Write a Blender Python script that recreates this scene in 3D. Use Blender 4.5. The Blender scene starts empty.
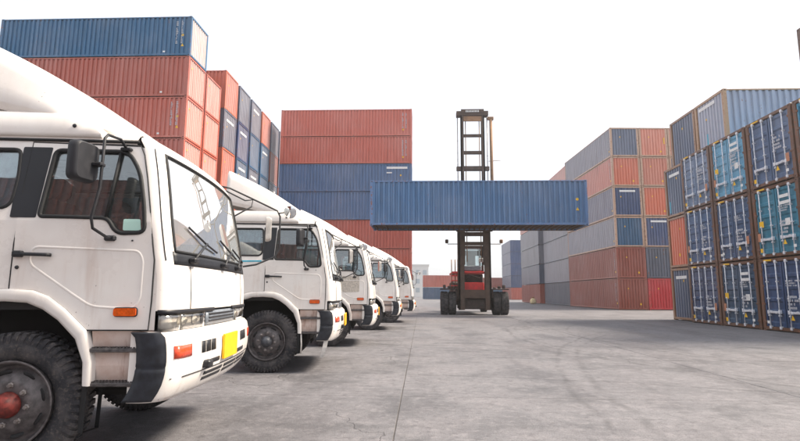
import bpy, bmesh, math, random
from math import sin, cos, pi, radians, sqrt
from mathutils import Vector, Matrix
random.seed(7)
SC = bpy.context.scene
COL = SC.collection

# ------------------------------------------------------------------ camera
FPX, YAW, PIT, ROLL, CAMH = 511.09, .0422, .1413, .005, 1.27
cf = Vector((-sin(YAW)*cos(PIT), cos(YAW)*cos(PIT), sin(PIT)))
cr = Vector((cos(YAW), sin(YAW), 0)); cu = cr.cross(cf)
cr, cu = cr*cos(ROLL)+cu*sin(ROLL), -cr*sin(ROLL)+cu*cos(ROLL)
cam = bpy.data.cameras.new('camera'); camo = bpy.data.objects.new('camera', cam); COL.objects.link(camo)
m = Matrix((cr, cu, -cf)).transposed().to_4x4(); m.translation = (0, 0, CAMH); camo.matrix_world = m
cam.sensor_width = 36; cam.lens = FPX/800*36; cam.clip_start = .05; cam.clip_end = 3000
SC.camera = camo

# ------------------------------------------------------------------ world, sun, exposure
SUN_DIR = Vector((.64, .10, .76)).normalized()          # towards the sun
el = math.asin(SUN_DIR.z); az = math.atan2(SUN_DIR.x, SUN_DIR.y)
W = bpy.data.worlds.new('World'); SC.world = W; W.use_nodes = True
nt = W.node_tree; nt.nodes.clear()
sky = nt.nodes.new('ShaderNodeTexSky'); sky.sky_type = 'NISHITA'; sky.sun_disc = False
sky.sun_elevation = el; sky.sun_rotation = az; sky.air_density = 1.0; sky.dust_density = 3.0; sky.ozone_density = 1.0
veil = nt.nodes.new('ShaderNodeMix'); veil.data_type = 'RGBA'; veil.inputs[0].default_value = .72
veil.inputs[7].default_value = (6.5, 6.6, 6.8, 1)      # thin bright cloud layer over the clear sky
bg = nt.nodes.new('ShaderNodeBackground'); bg.inputs[1].default_value = .10
wo = nt.nodes.new('ShaderNodeOutputWorld')
nt.links.new(sky.outputs[0], veil.inputs[6]); nt.links.new(veil.outputs[2], bg.inputs[0]); nt.links.new(bg.outputs[0], wo.inputs[0])
sl = bpy.data.lights.new('sun', 'SUN'); sl.energy = 4.0; sl.angle = radians(16); sl.color = (1, .89, .74)
so = bpy.data.objects.new('sun', sl); COL.objects.link(so); so.rotation_euler = (-SUN_DIR).to_track_quat('-Z', 'Y').to_euler()
SC.view_settings.view_transform = 'Standard'; SC.view_settings.look = 'None'
SC.view_settings.gamma = 1; SC.view_settings.use_curve_mapping = False; SC.view_settings.exposure = 1.05
SC.render.engine = 'CYCLES'; SC.cycles.max_bounces = 8; SC.cycles.transparent_max_bounces = 16
SC.cycles.caustics_reflective = False; SC.cycles.caustics_refractive = False

# ------------------------------------------------------------------ materials
def lin(r, g, b):
    f = lambda c: (c/255/12.92 if c/255 <= .04045 else ((c/255+.055)/1.055)**2.4)
    return (f(r), f(g), f(b), 1)
class NB:
    def __init__(s, name):
        s.m = bpy.data.materials.new(name); s.m.use_nodes = True; s.t = s.m.node_tree; s.t.nodes.clear()
        s.out = s.t.nodes.new('ShaderNodeOutputMaterial')
    def n(s, ty, **kw):
        o = s.t.nodes.new('ShaderNode'+ty)
        for k, v in kw.items(): setattr(o, k, v)
        return o
    def l(s, a, b): s.t.links.new(a, b)
    def put(s, sock, v):
        if hasattr(v, 'links'): s.l(v, sock)
        else: sock.default_value = v
    def mixc(s, f, a, b, mode='MIX'):
        o = s.n('Mix', data_type='RGBA', blend_type=mode); s.put(o.inputs[0], f); s.put(o.inputs[6], a); s.put(o.inputs[7], b); return o.outputs[2]
    def math(s, op, a, b=0.0, c=0.0):
        o = s.n('Math', operation=op); s.put(o.inputs[0], a); s.put(o.inputs[1], b); s.put(o.inputs[2], c); return o.outputs[0]
    def noise(s, vec, scale, detail=3, rough=.55, dist=0):
        o = s.n('TexNoise'); s.put(o.inputs['Vector'], vec); o.inputs['Scale'].default_value = scale; o.inputs['Detail'].default_value = detail
        o.inputs['Roughness'].default_value = rough; o.inputs['Distortion'].default_value = dist; return o.outputs[0]
    def ramp(s, v, a, b, lo=0.0, hi=1.0):
        o = s.n('MapRange', interpolation_type='SMOOTHSTEP'); s.put(o.inputs[0], v)
        for i, q in zip((1, 2, 3, 4), (a, b, lo, hi)): s.put(o.inputs[i], q)
        return o.outputs[0]
    def scale(s, vec, sc, loc=(0, 0, 0)):
        o = s.n('Mapping'); s.put(o.inputs[0], vec); o.inputs['Scale'].default_value = sc; s.put(o.inputs['Location'], loc); return o.outputs[0]
    def bsdf(s, base, rough=.5, metal=0, spec=.5, bump=None, bs=.3, bd=.01, coat=0, emis=None):
        p = s.n('BsdfPrincipled'); s.put(p.inputs['Base Color'], base); s.put(p.inputs['Roughness'], rough); p.inputs['Metallic'].default_value = metal
        p.inputs['Specular IOR Level'].default_value = spec; p.inputs['Coat Weight'].default_value = coat
        if bump is not None:
            b = s.n('Bump'); b.inputs['Strength'].default_value = bs; b.inputs['Distance'].default_value = bd; s.l(bump, b.inputs['Height']); s.l(b.outputs[0], p.inputs['Normal'])
        s.l(p.outputs[0], s.out.inputs[0]); return p
def simple(name, c, rough=.5, metal=0, var=.25, sc=6, spec=.5, coat=0, bump=0):
    b = NB(name); pos = b.n('TexCoord').outputs['Object']
    n = b.noise(pos, sc, 4, .6)
    dk = tuple(v*(1-var) for v in c[:3])+(1,); lt = tuple(min(1, v*(1+var*.6)) for v in c[:3])+(1,)
    col = b.mixc(b.ramp(n, .3, .7), dk, lt)
    b.bsdf(col, b.ramp(n, .2, .8, rough*.85, min(1, rough*1.15)), metal, spec, bump=n if bump else None, bs=bump, coat=coat); return b.m

def container_mat(name, rustier):
    b = NB(name); oi = b.n('ObjectInfo'); tc = b.n('TexCoord').outputs['Object']; geo = b.n('NewGeometry').outputs['Position']
    off = b.n('CombineXYZ'); b.l(b.math('MULTIPLY', oi.outputs['Random'], 37.0), off.inputs[0]); b.l(b.math('MULTIPLY', oi.outputs['Random'], 91.0), off.inputs[2])
    big = b.noise(geo, .35, 3)
    streak = b.noise(b.scale(geo, (5.5, 5.5, .35)), 1.0, 4, .6)
    fine = b.noise(geo, 9, 5, .65)
    col = oi.outputs['Color']
    fade = b.mixc(.5, col, (.62, .56, .54, 1))
    c1 = b.mixc(b.math('MULTIPLY', b.ramp(big, .35, .75), .22), col, fade)
    c2 = b.mixc(b.math('MULTIPLY', b.ramp(streak, .45, .75), .16), c1, fade)
    dk = b.mixc(1.0, c2, (.62, .55, .52, 1), 'MULTIPLY')
    c3 = b.mixc(b.math('MULTIPLY', b.ramp(streak, .55, .30), .55), c2, dk)
    rust = b.mixc(b.ramp(fine, .3, .7), lin(96, 52, 30), lin(140, 84, 50))
    th = (.56, .66) if rustier else (.635, .69)
    mask = b.math('MULTIPLY', b.ramp(b.math('ADD', b.math('MULTIPLY', fine, .6), b.math('MULTIPLY', streak, .45)), th[0], th[1]), .9 if rustier else .7)
    c4 = b.mixc(mask, c3, rust)
    b.bsdf(c4, b.ramp(b.math('ADD', b.math('MULTIPLY', mask, .5), b.math('MULTIPLY', fine, .4)), 0, .9, .30, .75), 0, .5, bump=fine, bs=.15, bd=.006)
    return b.m

M = {}
M['cpaint'] = container_mat('container_paint', False)
M['cframe'] = container_mat('container_frame_paint', True)
M['rustpost'] = simple('rusty_brown_steel', lin(112, 72, 48), .8, 0, .45, 5)
M['galv'] = simple('galvanised_steel', lin(226, 228, 234), .45, .15, .25, 9)
M['under'] = simple('container_underside', lin(74, 54, 42), .85, 0, .4, 4)
M['white_print'] = simple('white_print', lin(232, 232, 230), .6, 0, .12, 8)
M['dull_print'] = simple('worn_white_print', lin(196, 198, 204), .65, 0, .3, 30)
M['yellow_print'] = simple('yellow_print', lin(240, 190, 24), .55, 0, .12, 8)
M['tan_print'] = simple('faded_tan_sticker', lin(190, 130, 100), .7, 0, .2, 12)
M['cyan_print'] = simple('cyan_sticker', lin(70, 175, 200), .6, 0, .15, 12)

def white_paint():
    b = NB('white_truck_paint'); tc = b.n('TexCoord').outputs['Object']; geo = b.n('NewGeometry').outputs['Position']
    sep = b.n('SeparateXYZ'); b.l(geo, sep.inputs[0])
    n = b.noise(geo, 2.2, 5, .62); st = b.noise(b.scale(geo, (7, 7, .9)), 1, 4, .6); fn = b.noise(geo, 38, 3, .7)
    base = b.mixc(b.ramp(n, .35, .7), lin(236, 228, 221), lin(242, 236, 230))
    dirt = b.math('MULTIPLY', b.ramp(st, .52, .78), b.ramp(sep.outputs[2], 2.2, .6, .14, .75))
    c = b.mixc(dirt, base, lin(196, 170, 154))
    chip = b.math('MULTIPLY', b.ramp(fn, .69, .72), b.ramp(n, .50, .62))
    c = b.mixc(b.math('MULTIPLY', chip, .8), c, lin(110, 84, 70))
    b.bsdf(c, b.ramp(n, .2, .8, .22, .38), 0, .5, coat=.25); return b.m
M['white'] = white_paint()
def step_paint():
    b = NB('stained_white_paint'); geo = b.n('NewGeometry').outputs['Position']
    n = b.noise(geo, 7, 5, .65); st = b.noise(b.scale(geo, (14, 14, 2)), 1, 4, .6)
    c = b.mixc(b.ramp(n, .35, .7), lin(226, 206, 196), lin(212, 184, 170))
    c = b.mixc(b.math('MULTIPLY', b.ramp(st, .52, .75), .7), c, lin(150, 92, 62))
    b.bsdf(c, .5); return b.m
M['stained'] = step_paint()
M['black'] = simple('black_plastic', lin(38, 38, 42), .5, 0, .3, 9, .4)
M['blackgloss'] = simple('black_gloss_trim', lin(26, 28, 34), .5, 0, .2, 5)
M['rubber'] = simple('window_rubber', lin(24, 24, 26), .65, 0, .3, 20)
M['guard'] = simple('worn_dark_blue_guard', lin(36, 39, 47), .5, 0, .5, 13)
def tyre_mat():
    b = NB('tyre_rubber'); geo = b.n('NewGeometry').outputs['Position']; n = b.noise(geo, 7, 4, .6); f = b.noise(geo, 40, 3, .7)
    c = b.mixc(b.ramp(n, .35, .7), lin(46, 46, 50), lin(84, 80, 80)); c = b.mixc(b.math('MULTIPLY', b.ramp(f, .5, .7), .4), c, lin(118, 108, 100))
    b.bsdf(c, .85, 0, .3, bump=f, bs=.2, bd=.004); return b.m
M['tyre'] = tyre_mat()
M['rim'] = simple('dark_wheel_steel', lin(98, 92, 92), .5, .2, .5, 14)
M['nut'] = simple('wheel_nut_steel', lin(140, 132, 130), .45, .5, .4, 20)
M['hubred'] = simple('red_hub_paint', lin(112, 40, 34), .6, 0, .6, 22)
M['hubgrey'] = simple('grey_hub_paint', lin(78, 80, 86), .5, .2, .4, 18)
M['chassis'] = simple('grimy_chassis', lin(40, 38, 38), .8, 0, .4, 6)
M['seat'] = simple('seat_fabric', lin(92, 70, 66), .9, 0, .3, 18)
M['dash'] = simple('dashboard', lin(62, 60, 62), .7, 0, .25, 10)
M['curtain'] = simple('pale_blue_curtain', lin(190, 222, 236), .9, 0, .25, 9)
M['chrome'] = simple('chrome_reflector', lin(238, 232, 222), .25, .3, .1, 8)
M['mirrorglass'] = simple('mirror_glass', lin(225, 230, 235), .04, 1.0, .03, 3)
M['amber'] = simple('amber_lens', lin(226, 92, 20), .2, 0, .25, 60, coat=.6)
M['redorange'] = simple('orange_red_lens', lin(232, 78, 40), .2, 0, .25, 60, coat=.6)
M['plate'] = simple('yellow_number_plate', lin(246, 186, 16), .4, 0, .08, 10)
M['grille'] = simple('grey_grille', lin(128, 134, 142), .4, .2, .2, 10)
M['tread'] = simple('step_tread', lin(92, 88, 88), .55, .4, .5, 30)
M['faded_sign'] = simple('faded_sign_remains', lin(206, 196, 184), .7, 0, .3, 26)
M['mud'] = simple('grubby_white_plastic', lin(206, 200, 194), .6, 0, .25, 10)
def glass(name, tint, gloss=1.0, sky_sheen=0.0):
    b = NB(name); tr = b.n('BsdfTransparent'); tr.inputs[0].default_value = tint; gl = b.n('BsdfGlossy'); gl.inputs['Roughness'].default_value = .015
    gl.inputs[0].default_value = (1, 1, 1, 1)
    fr = b.n('Fresnel'); fr.inputs[0].default_value = 1.52; mx = b.n('MixShader')
    b.l(b.math('MULTIPLY_ADD', fr.outputs[0], 1.5*gloss, .05*gloss), mx.inputs[0]); b.l(tr.outputs[0], mx.inputs[1]); b.l(gl.outputs[0], mx.inputs[2])
    df = b.n('BsdfDiffuse'); df.inputs[0].default_value = (.78, .77, .74, 1); m2 = b.n('MixShader'); m2.inputs[0].default_value = sky_sheen  # diffuse white stands in for the sky reflection that whitens the windscreen
    b.l(mx.outputs[0], m2.inputs[1]); b.l(df.outputs[0], m2.inputs[2]); b.l(m2.outputs[0], b.out.inputs[0]); return b.m
M['glass'] = glass('cab_glass', (.70, .78, .80, 1), 1.2, .03)
M['wglass'] = glass('windscreen_glass', (.74, .82, .83, 1), 2.7, .16)
M['lens'] = glass('headlight_lens', (.96, .95, .92, 1))
M['lift_brown'] = simple('dusty_mast_steel', lin(88, 70, 60), .7, .1, .35, 3)
M['lift_dark'] = simple('dark_lift_steel', lin(72, 60, 56), .75, .1, .35, 3)
M['lift_red'] = simple('red_lift_paint', lin(222, 46, 44), .45, 0, .2, 3)
M['lift_tan'] = simple('tan_hose_guard', lin(150, 114, 84), .7, 0, .3, 3)
M['rod'] = simple('bright_steel_rod', lin(190, 182, 178), .3, .6, .2, 3)
M['building'] = simple('pale_building_wall', lin(226, 224, 220), .8, 0, .06, .4)
M['bwin'] = simple('pale_window', lin(176, 186, 192), .3, 0, .1, 1)
M['sack'] = simple('cream_sack', lin(226, 206, 160), .9, 0, .25, 6)
M['sackb'] = simple('brown_strap', lin(150, 104, 60), .9, 0, .25, 6)
M['joint'] = simple('joint_filler', lin(92, 88, 86), .95, 0, .4, 2)

def concrete(name, slab):
    b = NB(name); geo = b.n('NewGeometry').outputs['Position']; oi = b.n('ObjectInfo').outputs['Random']
    big = b.noise(geo, .16, 4, .6, .6); mid = b.noise(geo, .9, 5, .65, .4); fin = b.noise(geo, 9, 5, .7); grit = b.noise(geo, 70, 2, .7)
    wear = b.noise(b.scale(geo, (1.2, .18, 1)), 1, 5, .6, .5)
    c = b.mixc(b.ramp(big, .3, .7), lin(100, 98, 101), lin(118, 117, 120))
    c = b.mixc(b.math('MULTIPLY', b.ramp(mid, .35, .7), .55), c, lin(126, 123, 127))
    c = b.mixc(b.math('MULTIPLY', b.ramp(mid, .52, .30), .52), c, lin(76, 75, 77))
    c = b.mixc(b.math('MULTIPLY', b.ramp(wear, .48, .68), .40), c, lin(73, 70, 74))
    c = b.mixc(b.math('MULTIPLY', b.ramp(fin, .50, .66), .48), c, lin(74, 72, 76))
    c = b.mixc(b.math('MULTIPLY', b.ramp(grit, .54, .68), .7), c, lin(61, 60, 62))
    fl2 = b.noise(geo, 24, 4, .75); c = b.mixc(b.math('MULTIPLY', b.ramp(fl2, .56, .70), .5), c, lin(72, 70, 73))
    c = b.mixc(b.math('MULTIPLY', b.ramp(b.noise(b.scale(geo, (.35, 3.0, 1)), 1, 5, .65, .8), .55, .68), .38), c, lin(78, 78, 80))
    c = b.mixc(b.math('MULTIPLY', b.ramp(grit, .42, .28), .45), c, lin(144, 141, 144))
    sf = b.noise(geo, 6.5, 8, .8, .3); c = b.mixc(b.math('MULTIPLY', b.ramp(sf, .52, .60), .26), c, lin(152, 147, 149)); c = b.mixc(b.math('MULTIPLY', b.ramp(sf, .46, .38), .30), c, lin(74, 70, 73))
    # tyre tracks: broad arcs worn into the yard
    for (cx, cy, rad, wid, amt) in ((14, -2, 11.5, .05, .5), (14, -2, 11.72, .05, .45), (14, -2, 9.8, .06, .4), (-6, 24, 10.5, .05, .5), (-6, 24, 10.8, .05, .5), (18, 16, 15.2, .06, .5), (18, 16, 14.9, .05, .4), (18, 16, 13.1, .05, .45), (2, 46, 33, .07, .4), (26, 4, 24.2, .05, .5), (26, 4, 23.8, .06, .45), (24, -6, 22.5, .05, .5), (9, 31, 20.5, .05, .45), (9, 31, 20.9, .06, .45), (-2, -9, 17.5, .05, .45), (-9, 4, 14.2, .05, .4), (5, 60, 49.5, .08, .4), (30, 20, 25.5, .05, .45), (30, 20, 25.8, .05, .4)):
        v = b.n('VectorMath', operation='DISTANCE'); b.l(geo, v.inputs[0]); v.inputs[1].default_value = (cx, cy, 0)
        d = b.math('ABSOLUTE', b.math('SUBTRACT', b.math('ADD', v.outputs['Value'], b.math('MULTIPLY', big, .8)), rad+.4))
        k = b.math('MULTIPLY', b.math('MULTIPLY', b.ramp(d, wid*1.6, wid*.1), b.ramp(b.noise(geo, 2.3, 4, .7), .36, .60)), amt*.8)
        c = b.mixc(k, c, lin(46, 45, 47))
    # hairline cracks and oil spots
    vo = b.n('TexVoronoi', feature='DISTANCE_TO_EDGE'); vo.inputs['Scale'].default_value = .17
    wv = b.n('VectorMath', operation='ADD'); b.l(geo, wv.inputs[0]); ns = b.n('TexNoise'); b.l(geo, ns.inputs['Vector']); ns.inputs['Scale'].default_value = 1.6; ns.inputs['Detail'].default_value = 5
    sc = b.n('VectorMath', operation='SCALE'); b.l(ns.outputs['Color'], sc.inputs[0]); sc.inputs['Scale'].default_value = .9; b.l(sc.outputs[0], wv.inputs[1]); b.l(wv.outputs[0], vo.inputs['Vector'])
    crack = b.math('MULTIPLY', b.ramp(vo.outputs['Distance'], .0030, .0008), b.ramp(b.noise(geo, .35, 3), .44, .56))
    c = b.mixc(b.math('MULTIPLY', crack, .28), c, lin(40, 39, 40))
    oil = b.noise(geo, 2.6, 2, .5); c = b.mixc(b.math('MULTIPLY', b.ramp(oil, .72, .76), .6), c, lin(42, 41, 42))
    if slab:
        c = b.mixc(1.0, c, b.mixc(oi, (.90, .90, .90, 1), (1.06, 1.05, 1.04, 1)), 'MULTIPLY')
    hgt = b.math('ADD', b.math('MULTIPLY', fin, .5), b.math('SUBTRACT', b.math('MULTIPLY', grit, .5), b.math('MULTIPLY', crack, .8)))
    b.bsdf(c, b.ramp(mid, .3, .7, .55, .80), 0, .4, bump=hgt, bs=.55, bd=.016); return b.m
M['slab'] = concrete('concrete_slab', True); M['ground'] = concrete('concrete_ground', False)

# ------------------------------------------------------------------ mesh building
class MB:
    def __init__(s): s.v = []; s.f = []; s.mi = []; s.sm = []; s.cur = 0; s.smooth = False
    def face(s, idx): s.f.append(idx); s.mi.append(s.cur); s.sm.append(s.smooth)
    def quad(s, a, b, c, d):
        n = len(s.v); s.v += [a, b, c, d]; s.face((n, n+1, n+2, n+3))
    def poly(s, pts): n = len(s.v); s.v += list(pts); s.face(tuple(range(n, n+len(pts))))
    def box(s, x0, x1, y0, y1, z0, z1, bev=0, M4=None):
        if bev <= 0:
            p = [(x, y, z) for z in (z0, z1) for y in (y0, y1) for x in (x0, x1)]
            F = [(0, 2, 3, 1), (4, 5, 7, 6), (0, 1, 5, 4), (2, 6, 7, 3), (0, 4, 6, 2), (1, 3, 7, 5)]
        else:
            e = min(bev, (x1-x0)*.45, (y1-y0)*.45, (z1-z0)*.45); p = []; F = []
            xs = (x0, x1); ys = (y0, y1); zs = (z0, z1); ix = {}
            for i in (0, 1):
                for j in (0, 1):
                    for k in (0, 1):
                        sx, sy, sz = (1, -1)[i], (1, -1)[j], (1, -1)[k]
                        for a in range(3):
                            q = [xs[i]+sx*e, ys[j]+sy*e, zs[k]+sz*e]; q[a] = (xs[i], ys[j], zs[k])[a]; ix[i, j, k, a] = len(p); p.append(tuple(q))
            g = lambda i, j, k, a: ix[i, j, k, a]
            for i in (0, 1): F.append([g(i, 0, 0, 0), g(i, 1, 0, 0), g(i, 1, 1, 0), g(i, 0, 1, 0)][::(1 if i else -1)])
            for j in (0, 1): F.append([g(0, j, 0, 1), g(0, j, 1, 1), g(1, j, 1, 1), g(1, j, 0, 1)][::(1 if j else -1)])
            for k in (0, 1): F.append([g(0, 0, k, 2), g(1, 0, k, 2), g(1, 1, k, 2), g(0, 1, k, 2)][::(1 if k else -1)])
            for i in (0, 1):
                for j in (0, 1): F.append([g(i, j, 0, 0), g(i, j, 1, 0), g(i, j, 1, 1), g(i, j, 0, 1)])
            for i in (0, 1):
                for k in (0, 1): F.append([g(i, 0, k, 0), g(i, 1, k, 0), g(i, 1, k, 2), g(i, 0, k, 2)])
            for j in (0, 1):
                for k in (0, 1): F.append([g(0, j, k, 1), g(1, j, k, 1), g(1, j, k, 2), g(0, j, k, 2)])
            for i in (0, 1):
                for j in (0, 1):
                    for k in (0, 1): F.append([g(i, j, k, 0), g(i, j, k, 1), g(i, j, k, 2)])
        if M4 is not None: p = [tuple(M4 @ Vector(q)) for q in p]
        n = len(s.v); s.v += p
        for q in F: s.face(tuple(n+a for a in q))
    def tube(s, pts, r, seg=8, closed=False, caps=True, rr=None):
        P = [Vector(p) for p in pts]; n0 = len(s.v); N = len(P); old = s.smooth; s.smooth = True
        up = Vector((0, 0, 1)); prev = None
        for i, p in enumerate(P):
            a = P[i-1] if (i > 0 or closed) else p; c = P[(i+1) % N] if (i < N-1 or closed) else p
            t = (c-a).normalized()
            if prev is None:
                q = up if abs(t.dot(up)) < .9 else Vector((1, 0, 0)); u = (q - t*q.dot(t)).normalized()
            else: u = (prev - t*prev.dot(t)).normalized()
            prev = u; w = t.cross(u); ra = r if rr is None else rr[i]
            for k in range(seg):
                an = 2*pi*k/seg; s.v.append(tuple(p+(u*cos(an)+w*sin(an))*ra))
        for i in range(N if closed else N-1):
            for k in range(seg):
                j = (i+1) % N; s.face((n0+i*seg+k, n0+i*seg+(k+1) % seg, n0+j*seg+(k+1) % seg, n0+j*seg+k))
        if caps and not closed:
            s.smooth = False; s.face(tuple(n0+k for k in range(seg))[::-1]); s.face(tuple(n0+(N-1)*seg+k for k in range(seg)))
        s.smooth = old
    def lathe(s, prof, seg, M4=None, smooth=True, flats=()):
        """prof: (radius, along-axis) revolved about local Y"""
        n0 = len(s.v); old = s.smooth; s.smooth = smooth
        for (r, y) in prof:
            for k in range(seg):
                a = 2*pi*k/seg; p = Vector((r*cos(a), y, r*sin(a))); s.v.append(tuple(M4 @ p if M4 is not None else p))
        for i in range(len(prof)-1):
            for k in range(seg): s.face((n0+i*seg+k, n0+i*seg+(k+1) % seg, n0+(i+1)*seg+(k+1) % seg, n0+(i+1)*seg+k))
        s.smooth = old
    def grid(s, rows, smooth=True, close=False):
        n0 = len(s.v); C = len(rows[0]); old = s.smooth; s.smooth = smooth
        for r in rows: s.v += [tuple(p) for p in r]
        for i in range(len(rows)-1):
            for k in range(C-1 if not close else C): s.face((n0+i*C+k, n0+i*C+(k+1) % C, n0+(i+1)*C+(k+1) % C, n0+(i+1)*C+k))
        s.smooth = old
    def mesh(s, name, mats, fix=True):
        me = bpy.data.meshes.new(name); me.from_pydata(s.v, [], s.f)
        for q in (mats if isinstance(mats, (list, tuple)) else [mats]): me.materials.append(q)
        me.polygons.foreach_set('material_index', s.mi); me.polygons.foreach_set('use_smooth', s.sm)
        if fix:
            bm = bmesh.new(); bm.from_mesh(me); bmesh.ops.remove_doubles(bm, verts=bm.verts, dist=1e-5); bmesh.ops.recalc_face_normals(bm, faces=bm.faces); bm.to_mesh(me); bm.free()
        me.update(); return me
    def obj(s, name, mats, parent=None, fix=True): return link(name, s.mesh(name, mats, fix), parent)
def link(name, data, parent=None):
    o = bpy.data.objects.new(name, data); COL.objects.link(o); o.parent = parent; return o
def empty(name, loc=(0, 0, 0), rz=0): 
    o = link(name, None); o.location = loc; o.rotation_euler = (0, 0, rz); o.empty_display_size = .3; return o
def tag(o, label, cat, group=None):
    o['label'] = label; o['category'] = cat
    if group: o['group'] = group
    return o
def copy_tree(o, parent=None):
    c = o.copy(); COL.objects.link(c); c.parent = parent
    for ch in list(o.children): copy_tree(ch, c)
    return c
def rpoly(pts, r, n=5):
    out = []; N = len(pts)
    for i in range(N):
        p = Vector(pts[i]); a = Vector(pts[i-1]); c = Vector(pts[(i+1) % N]); u = (a-p); v = (c-p)
        rr = r[i] if isinstance(r, (list, tuple)) else r
        d = min(rr, u.length*.45, v.length*.45)
        A = p+u.normalized()*d; B = p+v.normalized()*d
        for k in range(n+1):
            t = k/n; out.append(tuple(A*(1-t)**2+p*2*t*(1-t)+B*t*t))
    return out

# ================================================================== THE SETTING
def slabs():
    g = MB(); S = 1600; g.quad((-S, -S, -.012), (S, -S, -.012), (S, S, -.012), (-S, S, -.012))
    go = g.obj('ground', M['ground']); go['kind'] = 'structure'
    SX, SY, gap = 5.0, 6.0, .011
    sm = MB(); sm.box(-SX/2+gap/2, SX/2-gap/2, -SY/2+gap/2, SY/2-gap/2, -.0085, 0, .004); me = sm.mesh('paving_slab', M['slab'])
    jm = MB(); x0, x1, y0, y1 = -25.25, 29.75, -11.4, 48.6; jm.quad((x0, y0, -.008), (x1, y0, -.008), (x1, y1, -.008), (x0, y1, -.008))
    jo = jm.obj('joint_bed', M['joint'], go)
    for i in range(11):
        for j in range(10):
            o = link('paving_slab', me, go); o.location = (-25.25+SX*(i+.5), -11.4+SY*(j+.5), random.uniform(-.0012, .0012))
slabs()

# ================================================================== CONTAINERS
CL, CW = 12.192, 2.438
def corr(n0, n1, pitch, depth, axis, fixed, z0, z1, sgn):
    """trapezoid corrugation from n0 to n1 along an axis; outer face at 'fixed', valleys inwards"""
    N = max(1, round((n1-n0)/pitch)); p = (n1-n0)/N; pts = []
    for i in range(N):
        a = n0+i*p; pts += [(a, 0), (a+p*.42, 0), (a+p*.54, 1), (a+p*.88, 1)]
    pts.append((n1, 0)); rows = []
    for z in (z0, z1):
        rows.append([((t, fixed-sgn*depth*d, z) if axis == 'x' else (fixed-sgn*depth*d, t, z)) for t, d in pts])
    return rows
def container_meshes(H):
    D = {}
    h = CL/2; w = CW/2; PW = .15
    for nm, sg in (('side_n', -1), ('side_p', 1)):
        b = MB(); b.grid(corr(-h+PW, h-PW, .285, .074, 'x', sg*(w-.012), .15, H-.09, sg), smooth=False); D[nm] = b.mesh('side_panel', M['cpaint'], False)
    b = MB(); b.grid(corr(-w+PW, w-PW, .237, .062, 'y', -(h-.02), .15, H-.11, -1), smooth=False); D['end'] = b.mesh('end_panel', M['cpaint'], False)
    b = MB(); b.grid([[(x, y, H-.03-(.018 if k % 4 > 1 else 0)) for y in (-w+.05, w-.05)] for k, x in enumerate([-h+.15+i*(CL-.3)/88 for i in range(89)])], smooth=False); D['roof'] = b.mesh('roof_panel', M['cpaint'], False)
    b = MB(); b.box(-h+.1, h-.1, -w+.05, w-.05, .125, .15); 
    for i in range(39):
        x = -h+.25+i*(CL-.5)/38; b.box(x-.03, x+.03, -w+.05, w-.05, .03, .125)
    D['floor'] = b.mesh('floor', M['under'], False)
    b = MB(); b.box(0, PW, 0, PW, .11, H-.11); b.box(.02, PW+.03, .05, PW+.02, .11, H-.11); D['post'] = b.mesh('corner_post', M['cframe'], False)
    b = MB(); b.box(-.004, .174, -.004, .158, -.001, .117, .012); b.cur = 1; 
    b.box(-.006, 0, .05, .11, .035, .085); b.box(.05, .12, -.006, 0, .035, .085); D['cast'] = b.mesh('corner_casting', [M['cframe'], M['under']], False)
    b = MB(); b.box(-h+.15, h-.15, -.05, .012, -.035, .03, .006); D['rail_t'] = b.mesh('top_side_rail', M['cframe'], False)
    b = MB(); b.box(-h+.15, h-.15, -.05, .012, -.06, .06, .006); D['rail_b'] = b.mesh('bottom_side_rail', M['cframe'], False)
    b = MB(); b.box(-.012, .06, -w+.15, w-.15, -.055, .055, .006); D['rail_e'] = b.mesh('end_rail', M['cframe'], False)
    # doors: leaf with horizontal ribs; local y from 0 (hinge) to 1.06 (centre), x outwards
    for nm, sg in (('door_a', 1), ('door_b', -1)):
        b = MB(); y0, y1 = .02, 1.062; zz = [(.16, 0), (.30, 0)]
        bz = (H-.46)/5
        for k in range(5):
            a = .30+k*bz; zz += [(a+.05, -.045), (a+bz-.14, -.045), (a+bz-.09, 0), (a+bz, 0)]
        zz.append((H-.15, 0)); zz = sorted(set(zz), key=lambda t: (t[0]))
        b.grid([[(x, sg*(y0+.09), z), (x, sg*(y1-.07), z)] for z, x in zz], smooth=False)
        b.box(-.04, .012, min(sg*y0, sg*(y0+.09)), max(sg*y0, sg*(y0+.09)), .16, H-.15); b.box(-.04, .012, min(sg*(y1-.07), sg*y1), max(sg*(y1-.07), sg*y1), .16, H-.15)
        D[nm] = b.mesh('door', M['cpaint'], False)
    b = MB(); b.tube([(.05, 0, .07), (.05, 0, H-.08)], .021, 8)
    for z in (.13, H-.14): b.box(-.01, .075, -.05, .05, z-.05, z+.05, .01)
    for z in (.55, 1.15, 1.75): b.box(0, .08, -.042, .042, z-.025, z+.025, .006)
    D['bar'] = b.mesh('locking_bar', M['galv'], False)
    b = MB(); b.box(.06, .085, -.05, .40, -.03, .03, .008); b.box(.04, .10, .36, .46, -.045, .045, .01); b.box(.0, .09, -.06, .02, -.07, .07, .01); D['handle'] = b.mesh('door_handle', M['galv'], False)
    b = MB(); b.box(-.01, .03, -.07, .10, -.04, .04, .008); D['hinge'] = b.mesh('hinge', M['cframe'], False)
    return D
CM = {2.591: container_meshes(2.591), 2.896: container_meshes(2.896)}
def dashes(seed, w, h, rows, mat=None, size=.8):
    """small illegible print: rows of short blocks, in a w x h field"""
    R = random.Random(seed); b = MB(); rh = h/rows
    for r in range(rows):
        x = 0; lim = w*R.uniform(.55, 1)
        while x < lim:
            d = rh*R.uniform(.35, .75)*size
            if R.random() < .84: b.quad((x, 0, -r*rh), (x+d, 0, -r*rh), (x+d, 0, -r*rh-rh*.62), (x, 0, -r*rh-rh*.62))
            x += d+rh*.14
    return b.mesh('lettering', M['dull_print'], False)
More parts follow.
